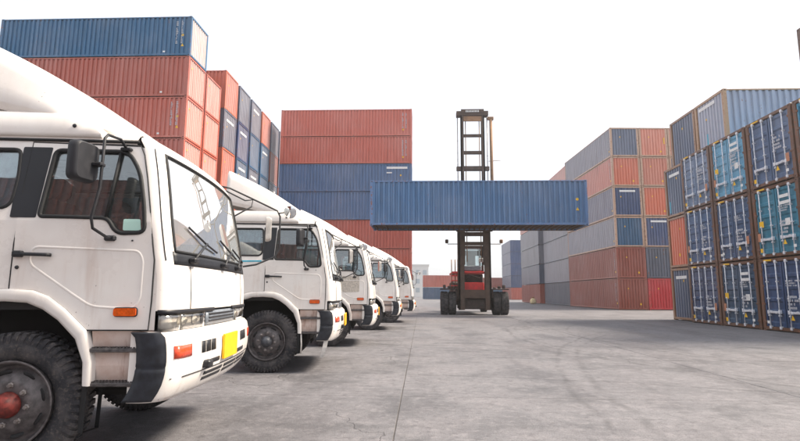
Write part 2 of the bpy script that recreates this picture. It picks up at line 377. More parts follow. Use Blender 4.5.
def rect(w, h, m, nm): b = MB(); b.quad((0, 0, 0), (w, 0, 0), (w, 0, -h), (0, 0, -h)); return b.mesh(nm, M[m], False)
def tri(sz): b = MB(); b.poly([(0, 0, 0), (sz, 0, 0), (sz/2, 0, sz*.95)]); return b.mesh('warning_triangle', M['yellow_print'], False)
def disc(r): b = MB(); b.poly([(r*cos(2*pi*k/14), 0, r*sin(2*pi*k/14)) for k in range(14)]); return b.mesh('sticker', M['yellow_print'], False)
P_ = {'col': [dashes(i, .11*1, 1.5, 14) for i in range(3)], 'rows': [dashes(10+i, .52, .50, 4, size=.55) for i in range(4)], 'rows2': [dashes(20+i, .55, .24, 3, size=.55) for i in range(3)],
      'stripe': [rect(1.35, .16, 'white_print', 'name_strip'), rect(1.05, .15, 'white_print', 'name_strip')], 'wbox': rect(.24, .24, 'white_print', 'placard'), 'wbar': rect(.50, .11, 'white_print', 'placard'),
      'ybox': rect(.24, .22, 'yellow_print', 'sticker'), 'tbox': rect(.16, .30, 'tan_print', 'sticker'), 'ybar': rect(.10, .55, 'yellow_print', 'sticker'), 'cybar': rect(.10, .60, 'cyan_print', 'sticker'),
      'tri': tri(.19), 'disc': disc(.08), 'ysmall': rect(.13, .15, 'yellow_print', 'sticker'), 'wsmall': rect(.14, .10, 'white_print', 'placard'), 'dot': rect(.09, .10, 'yellow_print', 'sticker')}
def mark(par, me, x, y, z, rz): 
    o = link(me.name.split('.')[0], me, par); o.name.startswith('lettering') and o.__setitem__('kind', 'stuff'); o.location = (x, y, z); o.rotation_euler = (0, 0, rz); return o
# local faces: 'n' = long side at -y, 'e' = plain end at -x, 'd' = door end at +x  (u along the face, left to right as seen from outside)
def on(par, face, me, u, z, pr=.004):
    if face == 'n': return mark(par, me, u-CL/2, -CW/2+.012-pr-.002, z, 0)
    if face == 'e': return mark(par, me, -CL/2+.018-pr, CW/2-u, z, -pi/2)
    if face == 'd': return mark(par, me, CL/2+pr+.012, -CW/2+u, z, pi/2)
def container(loc, rz, rgb, label, group, H=2.591, door='plain', lod=0, frame=None, marks=(), pale_end=None, pale_side=None):
    D = CM[H]; o = empty('shipping_container', loc, rz); tag(o, label, 'container', group)
    c = lin(*rgb); k = random.uniform(.86, 1.12); c = tuple(min(1, v*k) for v in c[:3])+(1,)
    fc = c if frame is None else lin(*frame)
    h, w = CL/2, CW/2
    def add(nm, key, loc=(0, 0, 0), rot=0, sc=(1, 1, 1), par=o, col=c):
        q = link(nm, D[key], par); q.location = loc; q.rotation_euler = (0, 0, rot); q.scale = sc; q.color = col; return q
    add('side_panel', 'side_n')
    mixb = lambda q: c if q is None else tuple(c[i]*(1-q[1])+lin(*q[0])[i]*q[1] for i in range(3))+(1,)  # mixes a panel's colour towards the given paler tone
    add('side_panel', 'side_p', col=mixb(pale_side)); add('end_panel', 'end', col=mixb(pale_end)); add('roof_panel', 'roof'); add('floor', 'floor')
    for sx in (-1, 1):
        for sy in (-1, 1):
            add('corner_post', 'post', (sx*h, sy*w, 0), 0, (-sx, -sy, 1), col=fc)
            if lod < 2:
                for z, sz in ((0, 1), (H, -1)): add('corner_casting', 'cast', (sx*h, sy*w, z), 0, (-sx, -sy, sz), col=fc)
    for sy in (-1, 1):
        add('top_side_rail', 'rail_t', (0, sy*(w-.012), H-.05), 0, (1, sy, 1), col=fc); add('bottom_side_rail', 'rail_b', (0, sy*(w-.012), .10), 0, (1, sy, 1), col=fc)
    add('end_rail', 'rail_e', (-h, 0, .10), col=fc); add('end_rail', 'rail_e', (-h, 0, H-.06), col=fc)
    add('door_sill', 'rail_e', (h, 0, .09), 0, (-1, 1, 1), col=fc); add('door_header', 'rail_e', (h, 0, H-.07), 0, (-1, 1, 1), col=fc)
    for s, key in ((-1, 'door_a'), (1, 'door_b')):
        d = add('door', key, (h-.035, s*(w-.13), 0))
        if door == 'full':
            for j, u in enumerate((.30, .83)):
                bar = add('locking_bar', 'bar', (.005, -s*u, 0), 0, (1, 1, 1), d)
                add('door_handle', 'handle', (.005, -s*u, .66+.02*j), 0, (1, -s if j == 0 else s, 1), d)
            for z in (.32, .95, 1.6, 2.2): add('hinge', 'hinge', (.012, s*.02, z), 0, (1, -s, 1), d, fc)
    for mk in marks: on(o, *mk)
    return o
def ordn(t, n):
    if t == n-1: return 'topmost'
    return ('lowest', 'second from the ground', 'third from the ground', 'fourth from the ground', 'fifth from the ground', 'sixth from the ground')[t]
BRICK = (194, 100, 82); RED2 = (182, 88, 71); BLUE = (24, 92, 134); NAVY = (46, 74, 122); SLATE = (92, 104, 128); ORNG = (212, 114, 84); SALM = (220, 142, 120); TEAL = (44, 134, 172); RUST = (158, 76, 58); GREY = (124, 128, 142)
CNAME = {BRICK: 'faded red', RED2: 'brick red', BLUE: 'deep blue', NAVY: 'navy blue', SLATE: 'slate blue', ORNG: 'orange', SALM: 'salmon', TEAL: 'light teal blue', RUST: 'rust red', GREY: 'grey blue'}
def nm(c): return CNAME.get(c, 'red')
def rpt(seed): return P_['col'][seed % 3]
longmarks = lambda s: (('n', rpt(s), 11.35, 2.25), ('n', rpt(s+1), 11.62, 2.28), ('n', P_['disc'], 11.66, 1.35), ('n', P_['tri'], 11.57, .62), ('n', P_['wsmall'], 10.6, .34))
endstripe = (('e', P_['stripe'][0], .55, 2.28), ('e', P_['dot'], .6, 1.75))
endplain = (('e', P_['dot'], .55, 2.0),)
T = 2.6
# ---- near left block: two rows, long sides to the camera, plain ends to the right
XL, YL, SL = -14.16, 28.98, 2.61
l1 = [[RED2, BRICK, RED2, RED2, BRICK, BRICK, BLUE], [BRICK, RED2, RED2, BRICK, BRICK, BRICK]]
for k, colr in enumerate(l1):
    for t, c in enumerate(colr):
        mk = (longmarks(t) if t in (4, 6) and k == 0 else ()) + ((endplain + (('e', P_['dot'], 1.9, .45),)) if t != 6 else ())
        fr = (226, 206, 196)
        container((XL-CL/2, YL+CW/2+k*SL, t*T), pi, c, f"{nm(c)} container, {ordn(t, len(colr))} in {'front' if k == 0 else 'second'} row of the near left stack", 'near left container stack', pale_end=((236, 214, 204),   .8 if t == 6 else .52))  # sunlight on the right-facing ends is mixed into their paint colour
        o = bpy.context.scene.collection.objects[-1]
# markings of the rotated left block: its camera side is local +y, its visible end local -x
def on_rot(par, me, X, z, big=False): return mark(par, me, X, CW/2-.012+.006, z, pi)
blocks = [o for o in COL.objects if o.get('group') == 'near left container stack']
for i, o in enumerate(blocks):
    if i in (4, 6):
        for me, u, z in ((rpt(i), .95, 2.25), (rpt(i+1), .62, 2.28), (P_['disc'], .52, 1.35), (P_['tri'], .60, .62)): on_rot(o, me, -CL/2+u, z)
    on_rot(o, P_['wsmall'], -CL/2+1.7, .34)
    if i != 6: on(o, 'e', P_['dot'], .45, 2.02)
# ---- second left block: taller boxes, ends in a long receding row
HC = 2.88; YL2 = 34.75; SL2 = 2.85
l2 = [[ORNG, SLATE, RED2, ORNG, SLATE, ORNG], [BLUE, RUST, ORNG, BLUE, NAVY, SLATE], [SLATE, BLUE, NAVY, SLATE, BLUE, SLATE], [RED2, SLATE, BLUE, BLUE, BLUE, ORNG], [SLATE, NAVY, RUST, SLATE, RUST, SLATE], [NAVY, BLUE, SLATE, RUST, SLATE, GREY]]
rowname = ('first', 'second', 'third', 'fourth', 'fifth', 'sixth')
for k, colr in enumerate(l2):
    for t, c in enumerate(colr):
        mk = endstripe if c in (SLATE, NAVY, BLUE) and (k+t) % 3 != 0 else endplain
        container((-14.15-CL/2, YL2+CW/2+k*SL2, t*HC), pi, c, f"{nm(c)} tall container, {ordn(t, 6)} in {rowname[k]} row of the receding left block", 'receding left container block', 2.896, marks=mk, pale_end=((206, 196, 196), .30))  # row of ends painted paler for the sun they catch
# ---- sliver of another stack at the far left edge
for t in range(6):
    container((-26.75-CL/2, 29.4+CW/2, t*HC), pi, RED2 if t % 2 else ORNG, f"{nm(RED2 if t % 2 else ORNG)} container, {ordn(t, 6)} of the stack at the left picture edge", 'stack at the left picture edge', 2.896)
# ---- middle stack, seven high, long sides to the camera
l3 = [RED2, BRICK, RED2, BLUE, BLUE, BRICK, BRICK]
for t, c in enumerate(l3):
    cc = (80, 114, 158) if c == BLUE else c
    mk = ()
    if t >= 5: mk = (('n', rpt(t), 11.3, 2.2), ('n', P_['disc'], 11.4, .6), ('n', rpt(t+1), 11.6, 2.2))
    if t == 4: mk = (('n', rect(1.9, .2, 'white_print', 'name_strip'), 9.9, 2.3), ('n', P_['wbar'], 9.9, 1.8), ('n', P_['disc'], 11.2, 1.5))
    container((-.877-CL/2, 45.44+CW/2, t*T), 0, cc, f"{nm(c)} container, {ordn(t, 7)} of the middle stack behind the trucks", 'middle container stack', marks=mk)
# ---- right wall of doors
XR, YR, SR = 12.607, 24.833, 2.534
RP = (96, 64, 44)
NV2 = (36, 60, 102)
DC = {(36, 64, 104): 'dark navy', (60, 92, 132): 'mid blue', (108, 130, 160): 'pale steel blue', (40, 76, 106): 'dark teal blue', (60, 92, 130): 'dull blue', (98, 168, 202): 'sky blue', (38, 72, 116): 'deep navy', (54, 136, 164): 'bright teal', (88, 116, 154): 'steel blue', (36, 62, 100): 'dark blue', (74, 104, 146): 'medium blue', (50, 138, 172): 'teal', (160, 170, 194): 'pale grey blue'}
dk_ = list(DC)
r1 = [dk_[0:3], dk_[3:6], dk_[6:9], dk_[9:13]]
pos4 = ('farthest', 'second farthest', 'third farthest', 'nearest')
for k, colr in enumerate(r1):
    for t, c in enumerate(colr):
        R = random.Random(k*7+t*3+1); mk = []
        mk.append(('d', P_['rows'][(k+t) % 4], 1.45, 1.25 if t != 2 else 1.65)); mk.append(('d', P_['tri'], 1.52, .42))
        mk.append(('d', P_['tbox'], .22 if (k+t) % 2 else 2.06, .92))
        if (k, t) in ((1, 0), (1, 2), (2, 1)): mk += [('d', P_['ybox'], .36, 1.35), ('d', P_['wbar'], 1.48, 2.15), ('d', P_['wbar'], 1.50, 1.92), ('d', P_['wbox'], 1.72, 1.30)]
        if (k, t) == (1, 1): mk += [('d', P_['rows2'][1], 1.4, 1.8), ('d', P_['wsmall'], .42, .4)]
        mk += [('d', P_['wsmall'], 2.0, .38)]
        if (k*2+t) % 3: mk += [('d', P_['rows2'][(k+t) % 3], 1.42, 1.78)]
        mk += [('d', P_['ysmall'] if R.random() < .4 else P_['wsmall'], .3, .36)]
        container((XR+(.42 if t == 3 else 0)+CL/2, YR-CW/2-.02-k*SR, t*T), pi, c, f"{DC[c]} container, {ordn(t, len(colr))}, {pos4[k]} column of right door wall", 'right wall of container doors', door='full', frame=RP, marks=[(f, me, u, z, .03) for f, me, u, z in mk])
        w = [o for o in COL.objects if o.get('group') == 'right wall of container doors'][-1]
        ye = mark(w, rect(.42, .05, 'yellow_print', 'sticker'), CL/2+.02, -CW/2+.35, 2.545, pi/2)
XB = 13.45
for t, c in enumerate([SLATE, ORNG, SLATE, SLATE]):
    mk = [('e', P_['dot'], 1.2, 2.0)]
    if t == 0: mk += [('e', P_['stripe'][1], .5, 2.2)]
    if t == 1: mk += [('e', P_['ysmall'], 1.0, .72)]
    if t == 2: mk += [('e', P_['cybar'], .4, .85), ('e', P_['stripe'][1], .5, 2.25)]
    container(((12.97 if t < 3 else XB)+CL/2, YR+.03+CW/2, t*T), 0, c, f"{nm(c)} container with ribbed end, {ordn(t, 4)} just beyond the right door wall", 'ribbed column beyond the door wall', frame=(150, 112, 82), marks=mk)
container((XB+CL/2, YR-CW/2-.05, 3*T), 0, (158, 168, 186), 'grey blue container set back on top of the right door wall', 'containers on top of the right wall', pale_end=((196, 194, 206), .4), frame=(176, 140, 108), marks=[('e', P_['stripe'][0], .35, 2.35), ('e', P_['dot'], .9, 1.7), ('e', P_['cybar'], .9, .95)])  # end panel mixed towards pale grey
# ---- right middle block: ends to the camera, running away along the yard
a2 = .0428; c2 = Vector((16.33, 43.51, 0)); dv = Vector((-sin(a2), cos(a2), 0)); wv = Vector((cos(a2), sin(a2), 0))
r2 = [[RUST, RUST, BLUE, NAVY, ORNG, SLATE], [(196, 40, 48), (78, 88, 108), NAVY, ORNG, SALM, SALM], [SLATE, RUST, NAVY, ORNG, SLATE, SALM]]
for k, colr in enumerate(r2):
    for t, c in enumerate(colr):
        p = c2+dv*(CL/2)+wv*(CW/2+k*2.5); mk = [('e', P_['dot'], .8, 1.8)]
        if c == NAVY: mk = endstripe
        if c in (RUST, ORNG, SALM): mk += [('e', P_['ysmall'], 1.75, .55)]
        if (k, t) == (1, 5): mk += [('e', P_['ybar'], 2.1, 1.7)]
        name = {(196, 40, 48): 'bright red', (78, 88, 108): 'dark slate'}.get(c) or nm(c)
        o = container((p.x, p.y, t*T), a2+pi/2, c, f"{name} container, {ordn(t, 6)}, {('left', 'right', 'hidden rear')[k]} column of block past the door wall", 'block beyond the right door wall', frame=(190, 156, 132) if t > 1 else None, marks=mk, pale_side=((196, 188, 190), (.05, .08, .62, .42, .30, .42)[t]) if k == 0 else None)  # left column: yard-facing side mixed towards pale grey, amount set per tier
        if k == 0:   # print near the corner of the long side facing the yard (local +y)
            for me, u, z in ((rpt(t), .55, 2.2), (P_['ysmall'], .42, .6)): mark(o, me, -CL/2+u, CW/2-.006, z, pi)
# ---- three more blocks further down the right side
for (x, y, colr, who) in ((16.15, 56.1, [(92, 98, 114), GREY, GREY, GREY, GREY, SALM], 'first'), (15.66, 69.0, [RUST, SLATE, GREY, GREY, SALM], 'second'), (19.5, 113, [RED2, NAVY, NAVY, NAVY, NAVY], 'last')):
    for t, c in enumerate(colr):
        name = {(92, 98, 114): 'dark slate'}.get(c) or nm(c)
        o = container((x+CW/2, y+CL/2, t*T), pi/2, c, f"{name} container, {ordn(t, len(colr))} in the {who} of the far right stacks", 'far right stacks', lod=2, pale_side=((196, 190, 192), .45 if t else .1))  # yard-facing side mixed paler, more so above the lowest box
        if who == 'first':
            for z in (.5, 1.2, 2.2): mark(o, P_['wsmall'], -CL/2+.3, CW/2-.006, z, pi)
# ---- low stack at the end of the yard
for x, y, t, c, lb in ((.3, 112, 0, (44, 84, 122), 'deep blue container on the ground at the far end of the yard'), (.3, 112, 1, BRICK, 'faded red container on top of the far blue one'), (12.9, 127, 0, (70, 120, 160), 'mid blue container on the ground beyond the lift truck, right side'), (12.9, 127, 1, RED2, 'brick red container on the far right blue one')):
    container((x+CL/2, y+CW/2, t*T), 0, c, lb, 'low stack at the yard end', lod=2)
# ---- stack behind the viewpoint: seen only as the red reflection in the truck glass
for k, x in enumerate((-18.6, -6.0)):
    if k == 0: continue
    for t in range(3):
        c = ((118, 62, 50), (128, 66, 54), (112, 56, 46), (122, 62, 50))[t]
        container((x-.6, -10.8, t*HC), 0, c, f"dull red container, {ordn(t, 3)} of the stack mirrored in the truck windows", 'stacks mirrored in truck windows', 2.896, lod=2)

def building():
    o = empty('pale_building', (-4.5, 170, 0)); tag(o, 'pale hazy building at the end of the yard behind the last truck', 'building')
    b = MB(); b.box(-5, 6.8, 0, 12, 0, 10.4); b.obj('wall', M['building'], o)
    b = MB(); b.box(-5.3, 7.1, -.3, 12.3, 10.4, 10.8); b.obj('roof', M['building'], o)
    wm = MB(); wm.box(-.65, .65, -.06, .05, 0, 1.5); me = wm.mesh('window', M['bwin'])
    for i in range(5):
        for j in range(3): w = link('window', me, o); w.location = (-3.6+i*2.3, 0, 1.6+j*2.9)
building()

# ================================================================== TRUCKS
NZ = -1.15                                   # lateral position of the near side
def hw(z):
    if z <= 1.78: return 1.15
    t = (z-1.78)/.64; return 1.15-.075*t-.012*t*t
def side(x, z, s=-1, off=0.0): return (x, s*(hw(z)+off), z)
def panel(outline, holes, s, thick, proud=0.0, cuts=(1.78, 1.95, 2.1, 2.25)):
    bm = bmesh.new()
    for lp in [outline]+list(holes):
        vs = [bm.verts.new((p[0], p[1], 0)) for p in lp]
        for i in range(len(vs)): bm.edges.new((vs[i-1], vs[i]))
    bmesh.ops.triangle_fill(bm, use_beauty=True, use_dissolve=False, edges=bm.edges[:])
    for c in cuts: bmesh.ops.bisect_plane(bm, geom=bm.verts[:]+bm.edges[:]+bm.faces[:], plane_co=(0, c, 0), plane_no=(0, 1, 0))
    bm.verts.index_update(); b = MB(); n = len(bm.verts)
    b.v = [side(v.co.x, v.co.y, s, proud) for v in bm.verts]+[side(v.co.x, v.co.y, s, proud-thick) for v in bm.verts]
    for f in bm.faces:
        ix = [v.index for v in f.verts]
        if (f.normal.z > 0) == (s > 0): ix = ix[::-1]
        b.face(tuple(ix)); b.face(tuple(i+n for i in ix[::-1]))
    for e in bm.edges:
        if len(e.link_faces) == 1: a, c = e.verts; b.face((a.index, c.index, c.index+n, a.index+n))
    bm.free(); return b
def ptube(b, pts, s, r, off=0, closed=True, seg=6): b.tube([side(x, z, s, off) for x, z in pts], r, seg, closed)
XFP = [(.50, 1.08), (.98, 1.10), (1.14, 1.10), (1.35, 1.095), (1.50, 1.075), (1.57, 1.06), (1.75, 1.03), (2.0, .985), (2.2, .945), (2.36, .905), (2.42, .87), (2.455, .82), (2.48, .74), (2.492, .60)]
def xf(z):
    for (a, xa), (b, xb) in zip(XFP, XFP[1:]):
        if z <= b: t = max(0, (z-a)/(b-a)); return xa+(xb-xa)*t
    return XFP[-1][1]
BOW, RC = .075, .10
def front(y, z, off=0.0):
    """outer skin of the cab front at lateral y: bowed, rounded into the sides"""
    h = hw(z); a = abs(y); s = 1 if y >= 0 else -1; x = xf(z)
    if a <= h-RC: return (x-BOW*(a/h)**2+off, y, z)
    t = min(1, (a-(h-RC))/RC); xe = x-BOW*((h-RC)/h)**2; an = t*pi/2
    return (xe-RC*(1-cos(an))+off*cos(an), s*(h-RC+RC*sin(an)+off*sin(an)), z)
def ylist(h, n=26):
    c = [h-RC+RC*k/7 for k in range(8)]; mid = [-(h-RC)+2*(h-RC)*k/n for k in range(n+1)]
    return [-v for v in c[::-1]][:-1]+mid+c[1:]
def fpatch(ya, yb, za, zb, off=.0, ny=8, nz=3, th=0.0, fn=front):
    b = MB(); rows = [[fn(ya+(yb-ya)*j/ny, za+(zb-za)*i/nz, off) for j in range(ny+1)] for i in range(nz+1)]; b.grid(rows)
    if th:
        back = [[fn(ya+(yb-ya)*j/ny, za+(zb-za)*i/nz, off-th) for j in range(ny+1)] for i in range(nz+1)]
        b.smooth = False
        for r0, r1 in ((rows[0], back[0]), (rows[-1], back[-1])): b.grid([r0, r1], False)
        b.grid([[r[0] for r in rows], [r[0] for r in back]], False); b.grid([[r[-1] for r in rows], [r[-1] for r in back]], False)
    return b
XBP = [(.50, 1.09), (.54, 1.12), (.58, 1.142), (.63, 1.163), (.69, 1.176), (.78, 1.183), (.88, 1.178), (.95, 1.163), (.985, 1.13)]
def bumper(y, z, off=0.0):
    for (a, xa), (b_, xb) in zip(XBP, XBP[1:]):
        if z <= b_ or b_ == XBP[-1][0]: t = min(1, max(0, (z-a)/(b_-a))); x = xa+(xb-xa)*t; break
    h = 1.16; R = .16; a = abs(y); s = 1 if y >= 0 else -1
    if a <= h-R: return (x-.09*(a/h)**2+off, y, z)
    t = min(1, (a-(h-R))/R); an = t*pi/2; xe = x-.09*((h-R)/h)**2
    return (xe-R*(1-cos(an))+off*cos(an), s*(h-R+R*sin(an)+off*sin(an)), z)
DOOR = [(-.085, 1.285), (.09, 1.275), (.20, 1.23), (.32, 1.14), (.47, 1.0), (.895, 1.0), (.905, 1.2), (.905, 1.5), (.885, 1.62), (.84, 1.9), (.795, 2.12), (.75, 2.30), (.715, 2.37), (-.075, 2.385), (-.08, 2.0), (-.085, 1.6)]
DWIN = rpoly([(.065, 1.81), (.10, 2.325), (.63, 2.325), (.735, 2.17), (.80, 1.90), (.825, 1.70), (.62, 1.69), (.55, 1.805)], [.03, .05, .07, .09, .1, .06, .06, .05])
RWIN = rpoly([(-.86, 1.87), (-.86, 2.32), (-.155, 2.325), (-.13, 2.1), (-.15, 1.87)], [.05, .05, .05, .2, .08])
OUTER = [(.535, .62), (.53, .78), (.475, 1.0), (.32, 1.145), (.20, 1.235), (.09, 1.278), (-.085, 1.288), (-.28, 1.285), (-.46, 1.235), (-.60, 1.12), (-.69, .95), (-.73, .78), (-.74, .62)]
INNER = [(.475, .62), (.465, .78), (.40, .94), (.27, 1.07), (.16, 1.145), (.05, 1.19), (-.10, 1.20), (-.28, 1.195), (-.42, 1.15), (-.54, 1.05), (-.62, .92), (-.665, .78), (-.68, .62)]
def tyre_mesh(R, w, lugs, seg=80, rim=.29):
    b = MB(); h = w/2
    prof = [(rim, -h*.62), (rim+.02, -h*.80), (rim+.07, -h*.98), ((R+rim)/2+.02, -h*1.03), (R-.075, -h*.99), (R-.045, -h*.94), (R-.022, -h*.86), (R-.016, -h*.4), (R-.016, h*.4), (R-.022, h*.86), (R-.045, h*.94), (R-.075, h*.99), ((R+rim)/2+.02, h*1.03), (rim+.07, h*.98), (rim+.02, h*.80), (rim, h*.62)]
    b.lathe(prof, seg)
    n = lugs
    for k in range(n):
        for sgn in (-1, 1):
            a = 2*pi*(k+(.5 if sgn > 0 else 0))/n; Mr = Matrix.Rotation(-a, 4, 'Y')
            da = 2*pi/n*.58*R/2
            prf = [(R-.085, h*1.0, .75), (R-.05, h*1.015, .9), (R-.012, h*.93, 1), (R, h*.80, 1), (R, h*.18, 1)]
            st = len(b.v)
            for (r, y, q) in prf:
                sh = -da*.9*(1-y/h)*1.2
                for e in (-1, 1): b.v.append(tuple(Mr @ Vector((r, sgn*y, e*da*q+sh))))
            inn = len(b.v)
            for (r, y, q) in ((R-.09, h*.9, .75), (R-.03, h*.18, 1)):
                sh = -da*.9*(1-y/h)*1.2
                for e in (-1, 1): b.v.append(tuple(Mr @ Vector((r, sgn*y, e*da*q+sh))))
            for i in range(4): b.face((st+2*i, st+2*i+1, st+2*i+3, st+2*i+2))
            b.face((st, st+2, st+4, st+6, st+8, inn+2, inn)); b.face((st+1, inn+1, inn+3, st+9, st+7, st+5, st+3)); b.face((st+8, st+9, inn+3, inn+2))
    return b.mesh('wheel', M['tyre'])
TYRE = tyre_mesh(.492, .225, 58)
def rim_mesh():
    b = MB(); b.lathe([(.292, -.10), (.300, -.112), (.292, -.118), (.278, -.10), (.268, -.055), (.255, -.035), (.235, -.05), (.20, -.075), (.165, -.098), (.155, -.105), (.10, -.105), (.09, -.10), (.0, -.10)], 48)
    b.lathe([(.292, -.10), (.285, .05), (.25, .09), (0, .09)], 32)
    b.cur = 1
    for k in range(8):                        # hand holes, sunk dark ovals
        a = 2*pi*(k+.5)/8; Mr = Matrix.Rotation(-a, 4, 'Y') @ Matrix.Translation((.213, -.074, 0)) @ Matrix.Rotation(radians(-32), 4, 'Z')
        b.lathe([(.0, -.0), (.024, -.0), (.028, .006)], 14, Mr @ Matrix.Diagonal((.85, 1, 1.7, 1)))
    return b.mesh('rim', [M['rim'], M['rubber']])
RIM = rim_mesh()
def nuts_mesh():
    b = MB()
    for k in range(8):
        a = 2*pi*k/8; Mr = Matrix.Rotation(-a, 4, 'Y') @ Matrix.Translation((.133, -.105, 0)); b.lathe([(.021, 0), (.021, -.012), (.015, -.016), (.013, -.034), (0, -.036)], 6, Mr, smooth=False)
    return b.mesh('wheel_nuts', M['nut'])
NUTS = nuts_mesh()
def hub_mesh(m): b = MB(); b.lathe([(.088, -.10), (.086, -.125), (.070, -.14), (.058, -.165), (.040, -.18), (.022, -.185), (.0, -.186)], 24); return b.mesh('hub', M[m])
HUBR, HUBG = hub_mesh('hubred'), hub_mesh('hubgrey')
def wheel(par, loc, flip=False, hub=HUBG, sc=1):
    w = link('wheel', TYRE, par); w.location = loc; w.scale = (sc, -sc if flip else sc, sc); w.rotation_euler = (0, random.uniform(0, 6), 0)
    link('rim', RIM, w); nn = link('wheel_nuts', NUTS, w); nn['kind'] = 'stuff'; link('hub', hub, w); return w

def make_truck():
    t = empty('truck')
    # --- shell: front, corner posts, header, roof, back wall
    b = MB(); zs = [1.135, 1.2, 1.3, 1.4, 1.48, 1.52]
    b.grid([[front(y, z) for y in ylist(hw(z))] for z in zs])
    top = [2.335, 2.36, 2.39, 2.42, 2.44, 2.455, 2.47, 2.48, 2.492]
    b.grid([[front(y*1.0, z) for y in ylist(hw(z)-(0 if z < 2.43 else (z-2.43)*1.6))] for z in top])
    b.obj('front_panel', M['white'], t)
    for s in (-1, 1):                          # windscreen pillars
        b = MB(); zz = [1.50+(2.36-1.50)*k/14 for k in range(15)]
        rows = []
        for z in zz:
            h = hw(z); ys = [h-RC-.035+(RC+.035)*k/8 for k in range(9)]; r = [front(s*y, z) for y in ys]
            e = r[-1]; r.append((e[0]-.02, e[1], e[2])); r.append((e[0]-.02, e[1]-s*.06, e[2])); rows.append(r)
        b.grid(rows); b.obj('windscreen_pillar', M['white'], t)
        b = MB(); b.tube([(front(s*(hw(z)-RC*.45), z, .001)) for z in zz], .0045, 6); b.obj('seam', M['rubber'], t)
        # lower corner panel between door and headlight
        b = MB(); b.grid([[side(.893, z, s, -.002), front(s*1.15, z)] for z in [1.0, 1.14, 1.3, 1.42, 1.5]]); b.obj('corner_panel', M['white'], t)
        b = MB(); ptube(b, [(.935, z) for z in (2.12, 2.30)], s, .006); 
    b = MB(); rows = []
    for (x, ins, z) in [(.60, .03, 2.478), (.3, .03, 2.485), (-.93, .03, 2.49)]:
        h = hw(2.40); rows.append([(x, -h, 2.385), (x, -h-.004, 2.42), (x, -h+.02, 2.455), (x, -h+.07, 2.475), (x, -h+.2, z+.006), (x, 0, z+.02), (x, h-.2, z+.006), (x, h-.07, 2.475), (x, h-.02, 2.455), (x, h+.004, 2.42), (x, h, 2.385)])
    rows.insert(0, [(.70-.02*abs(i-5)/5, p[1]*.995, p[2]-.002) for i, p in enumerate(rows[0])])
    b.grid(rows); b.obj('roof', M['white'], t)
    b = MB(); b.box(-.96, -.93, -1.13, 1.13, .95, 2.47); b.obj('back_wall', M['white'], t)
    b = MB(); b.box(-.92, .88, -1.08, 1.08, 1.14, 1.20); b.box(-.92, .9, -.62, .62, .62, 1.14); b.obj('cab_floor', M['chassis'], t)
    for s in (-1, 1):
        b = MB(); b.tube([side(x, 2.405, s, .006) for x in (-.94, -.3, .3, .70)], .012, 6); b.obj('rain_gutter', M['rubber'], t)
    # --- sides
    for s in (-1, 1):
        rear = [(-.085, 1.29), (-.28, 1.29), (-.47, 1.24), (-.61, 1.12), (-.70, .95), (-.735, .80), (-.94, .80), (-.94, 2.395), (-.08, 2.395)]
        panel(rear, [RWIN], s, .03).obj('rear_side_panel', M['white'], t)
        g = MB(); ptube(g, RWIN, s, .016, -.004); g.obj('window_seal', M['rubber'], t)
        panel(RWIN, [], s, .004, -.014).obj('side_window', M['glass'], t)
        cu_ = MB(); cu_.grid([[(x, s*(hw(z)-.07+.018*sin(x*62)), z) for x in [-.85+.66*k/40 for k in range(41)]] for z in (1.85, 2.1, 2.34)]); cu_.obj('curtain', M['curtain'], t)
        d = panel(DOOR, [DWIN], s, .035, .003).obj('door', M['white'], t)
        g = MB(); ptube(g, DWIN, s, .017, .0); g.tube([side(.575, 2.325, s, 0), side(.535, 1.80, s, 0)], .014, 6); g.obj('window_seal', M['rubber'], d)
        panel(DWIN, [], s, .004, -.013).obj('window_pane', M['glass'], d)
        g = MB(); ptube(g, rpoly([(.045, 1.59), (.79, 1.565), (.825, 1.50), (.825, 1.22), (.78, 1.15), (.49, 1.165), (.38, 1.235), (.03, 1.47)], [.06, .08, .05, .06, .06, .08, .08, .06]), s, .014, -.006); g.obj('pressed_ridge', M['white'], d)
        g = MB(); ptube(g, DOOR, s, .0055, .002); g.obj('door_gap', M['rubber'], d)
        g = MB(); g.tube([side(-.055, 1.535, s, .03), side(.16, 1.53, s, .035), side(.185, 1.53, s, .012)], .013, 8); g.box(-.075, -.005, min(s*1.15, s*1.188), max(s*1.15, s*1.188), 1.512, 1.558, .008); g.obj('door_handle', M['black'], d)
        g = MB(); g.lathe([(.0, -.008), (.012, -.008), (.014, 0)], 10, Matrix.Translation((-.045, s*1.154, 1.44))); g.obj('key_lock', M['black'], d)
        g = MB(); g.lathe([(.0, -.006), (.006, -.006), (.007, 0)], 8, Matrix.Translation((.74, s*1.154, 1.64))); g.obj('door_bolt', M['black'], d)
        g = MB(); pts = rpoly([(.655, 1.10), (.655, 1.155), (.81, 1.155), (.81, 1.10)], .015, 3); p1 = panel(pts, [], s, .03, .026).obj('side_indicator', M['amber'], d)
        g = MB(); ptube(g, pts, s, .007, .006); g.obj('indicator_bezel', M['black'], p1)
        pil = rpoly([(-.135, 1.80), (-.135, 2.345), (.075, 2.345), (.045, 1.80)], .01, 2)
        panel(pil, [], s, .003, .0055).obj('pillar_trim', M['blackgloss'], t)
        # wheel arch flange
        b = MB(); rows = []
        for (xo, zo), (xi, zi) in zip(OUTER, INNER): rows.append([(xo, s*1.10, zo), (xo, s*1.165, zo), (xo*.85+xi*.15, s*1.178, zo*.85+zi*.15), (xo*.25+xi*.75, s*1.172, zo*.25+zi*.75), (xi, s*1.155, zi), (xi, s*1.06, zi)])
        b.grid(rows); b.obj('wheel_arch', M['white'], t)
        b = MB(); b.grid([[(x, s*1.09, z) for x, z in INNER], [(x, s*.70, z) for x, z in INNER]], False); b.poly([(x, s*.70, z) for x, z in INNER]); b.obj('wheel_well', M['chassis'], t)
        # step box and treads
        b = MB(); x0, x1 = .50, .90; Y = 1.125
